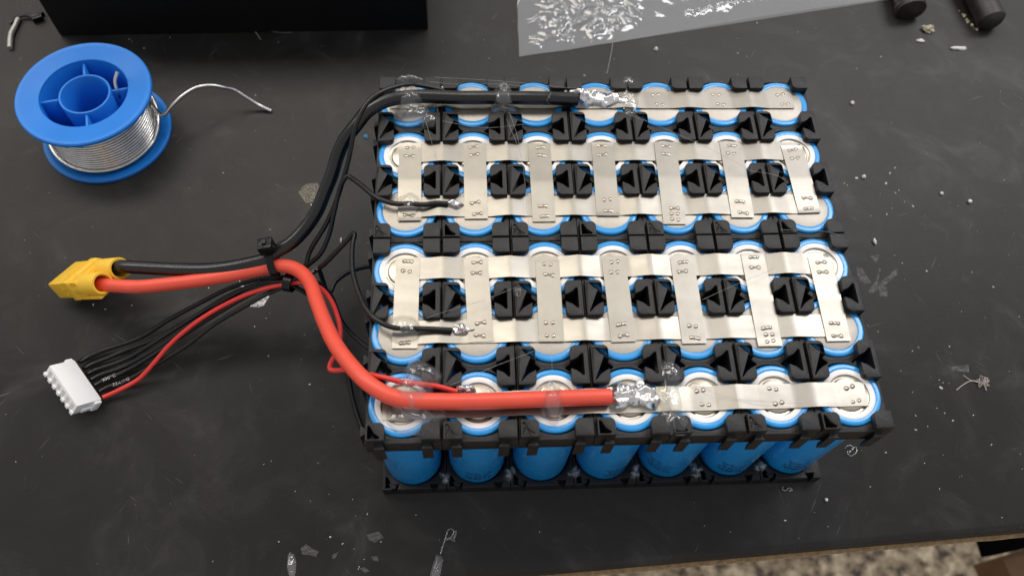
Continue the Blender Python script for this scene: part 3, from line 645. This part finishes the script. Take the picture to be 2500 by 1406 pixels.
# ------------------------------------------------------------------ solder joints, hot glue
def solder(px_pts, name='solder_joint', parent=None, seed=0):
    m = MB()
    for k, (c, rx, ry, h, rot) in enumerate(px_pts): blob(m, c, rx, ry, h, rot, seed + k, 0.45, 10, 32, 0.55, 0.32)
    return build(name, m, M['solder'], parent or pack, smooth=80)
solder([((73.19, -8.99, 63.00), 5.6, 3.5, 4.9, 0.0), ((81.40, -9.38, 63.00), 6.0, 2.8, 3.0, 0.05), ((86.34, -9.58, 63.00), 4.6, 1.8, 1.8, -.1)], seed=3)
solder([((75.26, -122.74, 63.00), 5.0, 3.9, 5.0, -.2), ((79.67, -122.19, 63.00), 3.6, 3.2, 3.8, 0.2), ((83.93, -123.20, 63.00), 4.4, 4.0, 4.2, -.5), ((82.34, -119.51, 63.00), 2.4, 1.7, 2.2, .9)], seed=11)
solder([((26.58, -53.85, 63.20), 3.1, 1.5, 2.3, -.1)], seed=21)
solder([((28.02, -99.68, 63.20), 2.6, 1.8, 2.4, 0.0), ((30.30, -99.72, 63.20), 2.0, 0.9, 1.2, 0.0)], seed=24)
solder([((29.28, -119.35, 63.00), 3.2, 1.5, 2.4, .05), ((31.24, -119.26, 63.00), 1.3, 1.3, 1.5, 0)], seed=27)
solder([((23.53, -4.77, 63.00), 2.2, 1.2, 2.0, 0)], seed=29)
def glue(parts, material='glue', seed=0, label=None):
    m = MB()
    for k, (c, rx, ry, h, rot) in enumerate(parts): blob(m, c, rx, ry, h, rot, seed * 7 + k, 0.22, 14, 44, 0.85 if h < 4 else 0.6, 0.10, False)
    o = build('glue_blob', m, M[material], pack, smooth=80)
    if label: tag(o, label)
    return o
glue([((11.12, -12.23, 63.00), 6.6, 6.0, 8.6, 0.3)], 'glue', 1)
glue([((12.09, -16.30, 63.50), 6.4, 4.8, 4.2, 0.0)], 'milky', 2)
glue([((18.47, -19.13, 63.60), 3.8, 3.6, 3.0, 0.0)], 'glue', 3)
glue([((10.96, -0.92, 63.40), 5.6, 1.9, 3.0, 0.0)], 'milky', 4)
glue([((44.27, -10.36, 62.90), 4.6, 6.6, 8.2, 0.1)], 'milky', 5)
glue([((44.43, -13.74, 63.40), 4.6, 2.6, 2.4, 0.0)], 'milky', 6)
glue([((90.62, -2.07, 63.60), 3.6, 3.0, 2.4, 0.0)], 'glue', 7)
glue([((90.34, -9.54, 63.40), 3.6, 5.6, 1.3, 0.0)], 'glue', 8)
glue([((89.69, -16.80, 63.60), 3.2, 2.6, 2.4, 0.0)], 'glue', 9)
glue([((11.56, -53.37, 63.20), 4.3, 4.6, 3.2, 0.0)], 'glue', 10)
glue([((10.96, -99.35, 63.20), 5.3, 5.2, 3.6, 0.0)], 'glue', 11)
glue([((13.93, -121.44, 63.00), 6.4, 6.8, 8.6, 0.0)], 'milky', 12)
glue([((15.69, -127.28, 62.90), 9.0, 5.6, 3.4, 0.1)], 'milky', 13)
glue([((17.04, -113.95, 63.60), 6.4, 4.2, 3.8, -.3)], 'milky', 14)
glue([((55.15, -123.65, 62.90), 3.7, 6.6, 8.4, 0.05)], 'milky', 15)
glue([((91.89, -115.58, 63.60), 4.4, 5.0, 3.0, 0.0)], 'glue', 16)
glue([((90.84, -123.34, 63.30), 3.8, 6.6, 1.7, 0.0)], 'glue', 17)
glue([((91.23, -130.81, 63.40), 5.6, 4.4, 3.0, -.1)], 'glue', 18)
for k in range(6):        # clear beads squeezed out between the near cells, low down
    x = (k + 1) * P
    m = MB(); rs = random.Random(40 + k)
    for j in range(5): blob(m, (x + rs.uniform(-1.6, 1.6), -5.5 * P - 5.8 - rs.uniform(0, 3.2), 6.6 + rs.uniform(-0.3, 1.0)), rs.uniform(0.9, 1.9), rs.uniform(0.8, 1.6), rs.uniform(1.4, 4.2), rs.uniform(0, 3), 60 + 6 * k + j, 0.5, 6, 16)
    build('glue_blob', m, M['glue'], pack, smooth=80)
def strand(pts, r=0.055):
    m = MB(); tube(m, pts, r, 5, 1.5, wob=0.5); build('glue_strand', m, M['strand'], pack, smooth=80)
for pts in ([(20.25, -1.53, 66.50), (44.93, -3.86, 67.00), (67.12, -5.85, 66.00), (85.12, -6.52, 65.00)], [(18.48, -3.18, 66.00), (27.28, -4.32, 66.00), (46.35, -5.38, 67.00), (61.80, -7.73, 66.00)],
            [(46.54, -17.14, 66.00), (48.74, -27.02, 66.00), (50.23, -38.81, 65.50), (50.82, -53.60, 65.20), (51.12, -64.66, 65.00)], [(45.28, -19.86, 66.00), (48.57, -30.89, 66.00), (50.33, -37.43, 65.00)],
            [(82.68, -14.85, 66.00), (97.88, -23.15, 66.50), (114.79, -33.03, 66.50), (124.17, -38.82, 66.00), (128.61, -42.47, 66.00), (132.78, -43.36, 66.00), (138.25, -44.94, 66.00), (141.58, -47.44, 65.40)],
            [(17.73, -96.45, 65.40), (26.60, -93.77, 66.50), (35.53, -91.10, 66.50), (45.18, -86.85, 66.30)], [(104.66, -92.03, 66.30), (116.83, -86.65, 66.50), (127.42, -82.23, 66.00), (130.32, -80.65, 65.50)],
            [(25.17, -118.49, 65.50), (37.46, -113.55, 66.50), (47.49, -109.57, 66.30), (55.18, -106.37, 66.00)], [(55.93, -106.39, 66.00), (55.65, -114.87, 66.20)],
            [(61.42, -14.06, 66.00), (59.76, -13.74, 68.50), (61.47, -11.65, 70.40), (60.34, -14.07, 70.00)], [(17.16, -21.20, 66.00), (20.05, -33.84, 66.00), (20.72, -36.54, 65.00)],
            [(98.22, -118.49, 64.60), (106.31, -123.25, 64.60), (123.45, -125.85, 64.60), (130.98, -126.35, 64.40)], [(22.86, -20.87, 66.00), (37.11, -23.93, 66.20), (51.52, -22.40, 66.00)],
            [(135.12, -66.13, 65.50), (150.83, -67.30, 65.80), (156.36, -69.11, 65.00), (159.25, -69.30, 62.00)]): strand(pts)
rs = random.Random(5); pts = [Vector((46.17, -88.16, 66.00)) + Vector((rs.uniform(-1.3, 1.3), rs.uniform(-1.6, 1.6), rs.uniform(-.5, .8))) for _ in range(16)]
strand(pts, 0.06)

# ------------------------------------------------------------------ cable ties round the leads
def tie_loop(name, centre, axis, ra, rb, tilt, head, label, wd=2.6, th=0.55, headpos=1.3):
    t = thing(name, label, 'cable tie', centre)
    ax = Vector(axis).normalized(); s = ax.cross(Vector((0, 0, 1))).normalized(); nn = s.cross(ax)
    s2 = math.cos(tilt) * s + math.sin(tilt) * nn; n2 = -math.sin(tilt) * s + math.cos(tilt) * nn
    m = MB(); n = 40; vs = []
    for i in range(n):
        a = 2 * pi * i / n; d0 = s2 * math.cos(a) * ra + n2 * math.sin(a) * rb; dd = (s2 * math.cos(a) + n2 * math.sin(a)).normalized() * th
        for q, ext in ((-wd / 2, 0), (wd / 2, 0), (wd / 2, 1), (-wd / 2, 1)): vs.append(Vector(centre) + d0 + dd * ext + ax * q)
    m.add(vs, [(4 * i + j, 4 * i + (j + 1) % 4, 4 * ((i + 1) % n) + (j + 1) % 4, 4 * ((i + 1) % n) + j) for i in range(n) for j in range(4)])
    build('strap', m, M['tie'], t)
    if head:
        a = headpos; d0 = s2 * math.cos(a) * ra + n2 * math.sin(a) * rb; dd = (s2 * math.cos(a) / ra + n2 * math.sin(a) / rb).normalized(); tg = ax.cross(dd)
        TT = Matrix.Translation(Vector(centre) + d0) @ Matrix((ax, tg, dd)).transposed().to_4x4()
        m = MB(); box(m, -2.6, 2.6, -2.4, 2.4, 0.2, 4.6, TT); o = build('head', m, M['tie'], t); bevel_mesh(o.data, 0.5, 2)
        m = MB(); box(m, -0.7, 0.7, -0.9, 0.9, 4.5, 5.2, TT); build('cut_tail', m, M['tie'], t)
    return t
c_b = Vector((-38.50, -58.71, 38.40)); c_r = Vector((-37.45, -61.87, 36.60)); mid_ = (c_b + c_r) / 2; dv = c_r - c_b
axv = Vector((-32.84, -61.16, 38.50)) - Vector((-44.57, -62.38, 36.50)); axv.normalize()
sv = axv.cross(Vector((0, 0, 1))).normalized(); tl = math.atan2(dv.dot(sv.cross(axv)), dv.dot(sv))
tie_loop('cable_tie', tuple(mid_), tuple(axv), dv.length / 2 + 3.0, 3.05, tl, True, 'black cable tie with square head strapping the thick black and red cables', headpos=pi * 0.80)
tie_loop('cable_tie', tuple((-32.38, -65.73, 32.20)), (0.9, -0.25, 0.12), 3.3, 2.5, 0.2, False, 'small black cable tie bunching the thin wires beneath the thick red cable', 3.0, 0.6)

# ------------------------------------------------------------------ solder spool
SC = (-123.9, 25.4, 0); sp_h = 27.1; SR = 26.7
spool = thing('solder_spool', 'blue plastic spool wound with silver solder wire', 'spool', SC)
def flange(z0, z1, inner):
    m = MB(); lathe(m, [(inner, z0), (SR - 0.5, z0), (SR, z0 + 0.5), (SR, z1 - 0.5), (SR - 0.45, z1), (SR - 2.2, z1), (SR - 2.5, z1 - 0.25), (inner + 0.3, z1 - 0.25), (inner, z1 - 0.5), (inner, z0)], 96, SC); return m
build('flange', flange(sp_h - 2.2, sp_h, 17.4), M['spool'], spool)
build('flange', flange(0.05, 2.2, 17.4), M['spool'], spool)
m = MB(); lathe(m, [(17.5, 0.3), (18.6, 0.3), (18.6, sp_h - 1.0), (17.5, sp_h - 1.0), (17.4, sp_h - 1.2), (17.4, 0.3)], 72, SC); build('drum', m, M['spool'], spool)
m = MB(); lathe(m, [(9.3, 0.3), (10.3, 0.3), (10.3, sp_h - 1.5), (10.1, sp_h - 1.25), (9.5, sp_h - 1.25), (9.3, sp_h - 1.5), (9.3, 0.3)], 64, SC); build('hub', m, M['spool'], spool)
for k in range(4):
    a = math.radians(13) + k * pi / 2
    TT = Matrix.Translation(Vector(SC)) @ Matrix.Rotation(a, 4, 'Z'); m = MB(); box(m, 10.0, 17.6, -0.5, 0.5, 0.4, sp_h - 2.0, TT); o = build('spoke', m, M['spool'], spool); bevel_mesh(o.data, 0.15, 1)
m = MB(); turns = 14; zlo, zhi = 3.2, sp_h - 3.0; pts = []
for i in range(turns * 56 + 1):
    a = 2 * pi * i / 56; q = i / (turns * 56)
    pts.append((SC[0] + 21.4 * math.cos(a), SC[1] + 21.4 * math.sin(a), zlo + (zhi - zlo) * q + 0.12 * noise.noise(Vector((i * 0.02, 0, 0)))))
tube(m, pts, 0.71, 10, smooth=False); build('solder_winding', m, M['solder_wire'], spool, smooth=80)
m = MB(); lathe(m, [(18.5, zlo - 0.6), (20.9, zlo - 0.6), (20.9, zhi + 0.6), (18.5, zhi + 0.6)], 72, SC); build('solder_core', m, M['solder_wire'], spool)
m = MB(); pts = []
for i in range(80):
    a = math.radians(150 + 265 * i / 79); q = i / 79
    pts.append((SC[0] + 22.9 * math.cos(a), SC[1] + 22.9 * math.sin(a), 6.2 - 2.2 * math.sin(q * pi) + (5.5 * max(0, q - .72) / .28)))
lead = [(-96.76, 24.79, 12.50), (-93.84, 26.47, 15.00), (-88.35, 31.61, 17.00), (-83.01, 36.27, 17.00), (-77.36, 38.25, 16.00), (-73.13, 39.27, 13.50), (-69.31, 40.46, 10.50), (-65.12, 39.53, 7.00), (-60.21, 38.25, 3.00), (-55.13, 36.73, 0.90)]
tube(m, pts + lead, 0.80, 8, 1.4); build('loose_solder', m, M['solder_wire'], spool, smooth=80)
m = MB(); tube(m, [(-110.55, 33.28, 30.00), (-111.94, 30.29, 27.50), (-111.88, 28.12, 24.00), (-112.90, 28.79, 17.00)], 0.80, 8, 1.2); build('solder_end', m, M['solder_wire'], spool, smooth=80)

# ------------------------------------------------------------------ other things on the bench
m = MB(); box(m, -156, 14.4, 0, 62, 0.1, 70, Matrix.Translation((0, 85.6, 0)) @ Matrix.Rotation(0.028, 4, 'Z'))
bx = build('black_box', m, M['box']); bevel_mesh(bx.data, 1.0, 2); tag(bx, 'large matt black box standing at the back left edge of the photo', 'box')
m = MB(); cs = [(-118.52, 83.94, 18.00), (-117.53, 84.45, 18.00), (-117.92, 86.08, 12.00), (-118.33, 87.06, 6.00), (-119.17, 86.54, 6.00), (-119.83, 85.57, 11.00)]
cs = [(x, 85.9 - 0.6 + (x + 156) * 0.028, z) for x, y, z in cs]
m.add(cs, [tuple(range(len(cs)))]); build('scuff', m, M['scuff'], bx, smooth=0)

# clear bag
bag_mb = MB(); NU, NV = 420, 190; b0 = Vector((57.2, 69.5, 0.15)); e1 = Vector((205, 42.0, 0)); e2 = Vector((1.5, 95, 0))
vs = []
for j in range(NV + 1):
    for i in range(NU + 1):
        u, v = i / NU, j / NV; p = b0 + e1 * u + e2 * v
        p.y += (-1.0 * math.sin(u * 7 + .4) + 0.5 * noise.noise(Vector((u * 14, 1, 0)))) * (1 - v) * 0.9; p.x += 0.8 * noise.noise(Vector((v * 8, 3, 0))) * (1 - u)
        edge = min(1, min(u, 1 - u) * 12, v * 9, (1 - v) * 7); hgt = 2.4 * math.sin(min(1, v * 1.8) * pi / 2) * edge ** 0.6 * (0.55 + 0.45 * math.sin(u * 4 + 0.6))
        q = Vector((p.x * 0.10, p.y * 0.10, 0))
        cr = max(0, 1 - ((u - .11 - .25 * v) / .17) ** 2) * max(0, 1 - ((v - .22) / .40) ** 2)              # crumpled corner
        fold = max(0, 1 - abs(v - (0.10 + 0.22 * abs(u - .42))) / .030) * (1 if .40 < u < .80 else 0)         # raised crease
        wv = Vector((noise.noise(q * 1.5 + Vector((3, 0, 0))), noise.noise(q * 1.5 + Vector((0, 8, 0))), 0)) * 1.4
        z = hgt + edge * (0.9 * noise.noise(q * 0.35) + 0.35 * noise.noise(q * 0.9) + cr * 1.5 * (1 - abs(noise.noise(q * 1.0 + wv * 0.7))) ** 2 + 0.42 * cr * noise.noise(q * 1.9 + wv) + fold * 0.5 * (0.2 + noise.noise(q * 8)) + 0.22 * noise.noise(q * 1.7) + 0.05 * noise.noise(q * 5))
        vs.append((p.x, p.y, 0.25 + max(0.02, z)))
fs = [(j * (NU + 1) + i, j * (NU + 1) + i + 1, (j + 1) * (NU + 1) + i + 1, (j + 1) * (NU + 1) + i) for j in range(NV) for i in range(NU)]
bag_mb.add(vs, fs)
k0 = len(bag_mb.v); lows = [(x, y, 0.12) for (x, y, z) in (vs[0], vs[NU], vs[-1], vs[NV * (NU + 1)])]; bag_mb.add(lows, [(0, 1, 2, 3)])
bag = build('plastic_bag', bag_mb, M['bag'], smooth=80); tag(bag, 'crumpled clear plastic bag lying flat at the top of the photo', 'bag')

# hand tool: two grips reaching in at the top right
tool = thing('hand_tool', 'dark handled hand tool with two grip ends at the top right', 'tool', (268, 95, 0))
m = MB(); tube(m, [(252, 92.6, 5.6), (252, 96, 5.8), (253, 108, 6.2), (255, 130, 7), (262, 165, 8)], lambda q: 6.9 * min(1, (q / 0.022) ** 0.5 if q < 0.022 else 1) + 0.2, 20, 0.8); build('grip', m, M['grip'], tool)
m = MB(); tube(m, [(291.5, 84.6, 5.2), (291, 89, 5.6), (290, 100, 6.0), (288, 125, 7), (280, 165, 8)], lambda q: 6.4 * min(1, (q / 0.04) ** 0.5 if q < 0.04 else 1) + 0.2, 20, 0.8); build('grip', m, M['grip'], tool)
m = MB(); tube(m, [(252 + 7.1 * math.cos(a), 96.2 + 0.4 * math.cos(2 * a), 5.8 + 7.0 * math.sin(a)) for a in [math.radians(-200 + i * 10) for i in range(23)]], 0.5, 6, 0.7); build('sleeve_lip', m, M['grip_rim'], tool)
m = MB(); rs = random.Random(8)
for k in range(14): rock(m, (281.5 + 4.5 * (k / 14) + rs.uniform(-.8, .8), 99 - 13 * k / 14 + rs.uniform(-.8, .8), 0.0), rs.uniform(0.3, 0.95), k, (1, 1, .7), 0.5, 1)
o = build('debris_heap', m, M['tan_crumb']); tag(o, 'yellowish crumbs gathered along the right grip at the top right', 'crumbs')

def lump(name, px, r, label, cat, material, seed, sq=(1, 1, 0.8), irr=0.5, sub=3):
    m = MB(); rock(m, (px[0], px[1], 0.02), r, seed, sq, irr, sub); o = build(name, m, M[material], smooth=40); tag(o, label, cat); return o
lump('white_bead', (252.27, -14.04, 0.00), 0.85, 'round white bead on the bench to the right of the second cell row', 'bead', 'white_bead', 1, (1, 1, 1), 0.08)
lump('solder_bead', (160.02, -141.51, 0.00), 0.62, 'tiny shiny bead on the bench below the near right corner of the pack', 'bead', 'white_bead', 2, (1, 1, 1), 0.05)
lump('crumb', (207.69, -0.42, 0.00), 0.85, 'white crumb nearest the right end of the third cell row', 'crumb', 'crumb', 3)
lump('crumb', (240.84, -9.64, 0.00), 0.75, 'white crumb just left of the round white bead', 'crumb', 'crumb', 4)
lump('crumb', (204.45, -33.65, 0.00), 0.95, 'elongated white crumb right of the fourth cell row', 'crumb', 'crumb', 5, (0.7, 1.4, .8))
lump('crumb', (212.00, 40.87, 0.00), 0.85, 'white crumb right of the far right corner of the pack', 'crumb', 'crumb', 6)
lump('crumb', (123.05, 73.88, 0.00), 0.85, 'small square white crumb below the plastic bag', 'crumb', 'crumb', 7)
lump('blue_crumb', (-12.65, 22.75, 0.00), 0.85, 'blue plastic crumb between the black cable and the pack', 'crumb', 'blue_crumb', 8, (1, 1, .6), 0.9)
lump('crumb', (-20.74, -30.13, 0.00), 0.7, 'white sliver between the thin black wires left of the pack', 'crumb', 'crumb', 9, (0.5, 1.5, .7))
lump('tan_lump', (260.82, 86.85, 0.00), 2.6, 'crumbly tan lump between the two tool grips', 'lump', 'tan_crumb', 10, (1, .8, .45), 0.9)
lump('crumb', (255.36, 79.83, 0.00), 1.2, 'grey crumb just below the crumbly tan lump', 'crumb', 'crumb', 11, (1.4, .7, .4), 0.9)
lump('white_chip', (273.08, 74.84, 0.00), 2.0, 'long white chip lying near the top right corner', 'chip', 'crumb', 12, (2.1, .45, .3), 0.55)
lump('crumb', (-121.24, -103.59, 0.00), 0.0001, None, None, 'crumb', 1) if False else None
# offcuts at the top left
m = MB(); tube(m, [(-176.21, 90.75, 1.20), (-176.64, 86.30, 1.30), (-177.27, 80.99, 1.30), (-176.01, 72.88, 1.20)], 1.15, 12, 0.8, wob=0.12); o = build('solder_stub', m, M['grey_stub'], smooth=60); tag(o, 'short bent grey metal stub at the top left corner', 'offcut')
t = thing('tie_offcut', 'curled black cable tie offcut beside the grey metal stub', 'cable tie', (-172.23, 91.20, 0.00))
m = MB(); c = spline([(-180.14, 88.72, 0.90), (-177.63, 90.92, 1.80), (-174.80, 92.33, 2.20), (-172.26, 92.61, 2.20), (-168.49, 90.57, 2.20)], 0.8); ribbon(m, c, [(f[1].x, f[1].y, 0.0) for f in frames(c)], 1.6, 0.8); build('strap', m, M['tie'], t)
m = MB(); box(m, -2.3, 2.3, -1.6, 1.6, 0.1, 3.0, Matrix.Translation(Vector((-167.58, 91.23, 0.00))) @ Matrix.Rotation(0.5, 4, 'Z')); o = build('head', m, M['tie'], t); bevel_mesh(o.data, 0.4, 2)
m = MB(); box(m, -1.0, 1.0, -0.8, 0.8, 0.1, 2.2, Matrix.Translation(Vector((-166.56, 94.34, 0.00))) @ Matrix.Rotation(0.9, 4, 'Z')); o = build('cut_tail', m, M['tie'], t); bevel_mesh(o.data, 0.3, 2)
# glue drips and curls
def gluebit(name, parts, tubes, label, cat='glue', material='milky'):
    m = MB()
    for k, (c, rx, ry, h, rot) in enumerate(parts): blob(m, c, rx, ry, h, rot, 90 + k + len(label), 0.4, 8, 28, 0.6, 0.2)
    for pts, r in tubes: tube(m, pts, r, 7, 0.5, wob=0.25)
    o = build(name, m, M[material], smooth=70); tag(o, label, cat); return o
gluebit('glue_drip', [((18.79, -160.50, 0.02), 1.7, 4.6, 1.7, -0.2)], [([(20.08, -156.20, 0.90), (21.07, -153.20, 0.80), (21.92, -150.73, 0.80), (22.94, -147.99, 0.90), (24.23, -147.90, 1.00), (24.79, -148.76, 1.00), (23.64, -150.80, 0.90), (22.20, -151.55, 0.70), (23.06, -150.59, 0.60), (24.34, -151.60, 0.60), (25.33, -151.89, 0.50)], 0.28), ([(24.79, -148.88, 0.90), (25.51, -148.51, 1.00), (25.35, -150.00, 0.80), (24.62, -151.33, 0.60)], 0.34)], 'clear glue drip with a curled string at the bottom bench edge')
gluebit('glue_drip', [((-30.59, -158.49, 0.02), 1.5, 4.6, 0.8, 0.12), ((-31.54, -155.23, 0.02), 0.7, 1.6, 0.9, 0.0)], [], 'flat pointed clear glue drip at the bottom left of centre')
gluebit('glue_curl', [], [([(171.21, -122.67, 0.30), (172.17, -121.87, 0.70), (173.68, -121.81, 0.90), (174.46, -122.88, 0.70), (173.09, -123.72, 0.50), (171.62, -124.49, 0.60), (172.57, -125.64, 0.70), (174.22, -125.09, 0.80), (175.57, -123.53, 0.70), (175.28, -122.24, 0.60), (173.64, -123.51, 0.80), (171.85, -125.22, 0.40)], 0.24)], 'clear coiled glue curl off the near right corner of the pack')
gluebit('glue_curl', [], [([(145.08, -136.23, 0.30), (144.50, -137.31, 0.50), (145.59, -137.81, 0.60), (146.45, -137.12, 0.70), (147.31, -136.82, 0.60), (148.12, -137.69, 0.40), (146.85, -137.95, 0.40)], 0.26)], 'small white glue curl just in front of the pack', 'glue', 'strand')
gluebit('glue_string', [], [([(98.04, 58.86, 0.30), (99.79, 65.93, 0.80), (101.93, 75.08, 1.40), (102.70, 83.15, 6.50)], 0.16)], 'straight glue string running from the bag towards the pack', 'glue', 'strand')
gluebit('glue_string', [], [([(-71.01, 89.65, 0.30), (-63.77, 85.63, 1.00), (-56.04, 83.48, 0.60), (-49.26, 83.80, 0.30)], 0.09), ([(-69.43, 87.32, 0.30), (-66.56, 83.62, 0.40), (-64.08, 79.38, 0.30)], 0.3)], 'thin glue string at the foot of the black box', 'glue', 'strand')
rs = random.Random(12); c = Vector((232.03, -98.24, 0.60)); pts = [c + Vector((rs.gauss(0, 1.5), rs.gauss(0, 1.3), abs(rs.gauss(0, .4)))) for _ in range(34)]
m = MB(); tube(m, pts, 0.10, 5, 0.6); tube(m, [(221.05, -100.73, 0.20), (223.98, -98.83, 0.40), (227.72, -97.25, 0.50), (231.65, -98.02, 0.50)], 0.18, 5, 0.6); tube(m, [(225.65, -94.69, 0.20), (227.83, -96.91, 0.50), (231.30, -97.37, 0.60)], 0.14, 5, 0.6)
o = build('fibre_tuft', m, M['fuzz'], smooth=70); tag(o, 'tangled pale fibre tuft on the bench at the right', 'fibre')

# flat marks that belong to the bench surface
def patch(name, pts, material, z=0.03):
    m = MB(); n = len(pts); cx_, cy_ = sum(p[0] for p in pts) / n, sum(p[1] for p in pts) / n
    ring = []
    for i in range(n):
        a, b = Vector(pts[i]), Vector(pts[(i + 1) % n])
        for s in range(5):
            p = a.lerp(b, s / 5); d = 1 + 0.10 * noise.noise(Vector((p.x * 0.9, p.y * 0.9, 2))); ring.append((cx_ + (p.x - cx_) * d, cy_ + (p.y - cy_) * d, z))
    m.add([(cx_, cy_, z)] + ring, [(0, 1 + i, 1 + (i + 1) % len(ring)) for i in range(len(ring))]); return build(name, m, M[material], table, smooth=0)
patch('paint_mark', [(-56.76, -58.99, 0.00), (-53.74, -57.42, 0.00), (-50.47, -54.94, 0.00), (-47.20, -53.91, 0.00), (-47.96, -56.07, 0.00), (-49.27, -59.12, 0.00), (-51.26, -59.98, 0.00), (-54.80, -59.56, 0.00)], 'paint')
patch('paint_mark', [(-60.40, -47.45, 0.00), (-59.11, -48.95, 0.00), (-57.78, -50.81, 0.00), (-59.55, -50.78, 0.00)], 'paint', 0.031)
patch('scuff', [(195.92, -57.19, 0.00), (200.76, -53.07, 0.00), (203.64, -46.34, 0.00), (203.93, -47.32, 0.00), (201.09, -53.84, 0.00), (196.78, -57.96, 0.00)], 'scuff')
patch('scuff', [(196.96, -57.20, 0.00), (204.72, -51.21, 0.00), (210.87, -46.45, 0.00), (211.10, -48.99, 0.00), (205.02, -53.52, 0.00), (197.81, -57.97, 0.00)], 'scuff', 0.034)
patch('scuff', [(193.76, -45.61, 0.00), (196.26, -46.23, 0.00), (198.49, -53.03, 0.00), (195.30, -53.94, 0.00), (193.37, -51.03, 0.00)], 'scuff', 0.037)
patch('scuff', [(201.16, -54.99, 0.00), (204.64, -55.05, 0.00), (203.80, -59.77, 0.00), (200.65, -59.15, 0.00)], 'scuff', 0.040)
patch('scuff', [(201.20, -40.40, 0.00), (205.78, -39.87, 0.00), (202.68, -43.78, 0.00)], 'scuff', 0.043)
patch('scuff', [(221.51, -90.89, 0.00), (229.28, -90.18, 0.00), (228.35, -93.29, 0.00), (221.35, -92.62, 0.00)], 'scuff')
patch('crust', [(-40.10, -6.16, 0.00), (-37.49, -2.02, 0.00), (-32.34, -1.43, 0.00), (-30.64, -6.25, 0.00), (-32.53, -11.39, 0.00), (-36.80, -11.35, 0.00)], 'crust')
patch('glue_patch', [(-27.89, -152.20, 0.00), (-26.29, -151.16, 0.00), (-23.64, -153.02, 0.00), (-21.77, -153.77, 0.00), (-22.49, -155.51, 0.00), (-25.32, -154.88, 0.00), (-27.43, -154.54, 0.00)], 'smear')
patch('glue_patch', [(-5.58, -148.76, 0.00), (-1.37, -147.63, 0.00), (0.27, -149.91, 0.00), (-2.66, -151.35, 0.00), (-4.80, -150.59, 0.00)], 'smear')
patch('glue_patch', [(-17.22, -155.14, 0.00), (-15.18, -154.25, 0.00), (-15.78, -156.00, 0.00), (-16.85, -156.64, 0.00)], 'smear')
patch('glue_patch', [(-3.89, -156.11, 0.00), (-1.79, -155.90, 0.00), (-1.03, -157.83, 0.00), (-2.86, -157.50, 0.00)], 'smear')
patch('glue_patch', [(-7.51, -159.78, 0.00), (-5.57, -159.57, 0.00), (-4.12, -160.96, 0.00), (-5.77, -161.44, 0.00)], 'smear', 0.05)

# dust and grit nobody could count
m = MB(); rs = random.Random(77)
def chip(x, y, r, sd):
    r2 = random.Random(sd); n = 5; a0 = r2.uniform(0, 6)
    st = r2.uniform(1, 2.4); an = r2.uniform(0, 3.1)
    pts = []
    for i in range(n):
        a = a0 + 2 * pi * i / n; q = r * r2.uniform(.6, 1.2); dx, dy = q * math.cos(a) * st, q * math.sin(a)
        pts.append((x + dx * math.cos(an) - dy * math.sin(an), y + dx * math.sin(an) + dy * math.cos(an), 0.02))
    m.add(pts + [(x, y, 0.02 + r * 0.8)], [(i, (i + 1) % n, n) for i in range(n)])
for k in range(380):
    x = rs.uniform(-185, 330); y = rs.uniform(-158, 115)
    if -4 < x < 7 * P + 4 and -6 * P - 3 < y < 3: continue
    if math.hypot(x - SC[0], y - SC[1]) < 28: continue
    if y < edge_y(x) + 2: continue
    chip(x, y, min(0.5, 0.07 + rs.expovariate(14)), k)
for cx_, cy_, sp, cnt in ((*(207.97, -91.46, 0.00)[:2], 12, 40), (*(221.17, -15.01, 0.00)[:2], 16, 40), (*(-4.69, -153.62, 0.00)[:2], 10, 30), (*(-34.60, -6.21, 0.00)[:2], 3, 30), (*(-50.16, -58.21, 0.00)[:2], 4, 20), (*(209.23, -110.87, 0.00)[:2], 8, 20), (*(-115.51, 76.19, 0.00)[:2], 9, 16), (*(153.90, 81.03, 0.00)[:2], 16, 20)):
    for k in range(cnt // 3):
        x, y = rs.gauss(cx_, sp), rs.gauss(cy_, sp)
        if y < edge_y(x) + 2 or (-4 < x < 7 * P + 4 and -6 * P - 3 < y < 3): continue
        chip(x, y, min(0.6, 0.12 + rs.expovariate(9)), 2000 + k)
o = build('grit', m, M['crumb'], smooth=0); tag(o, 'fine pale grit and dust scattered over the black bench top', 'grit', kind='stuff')
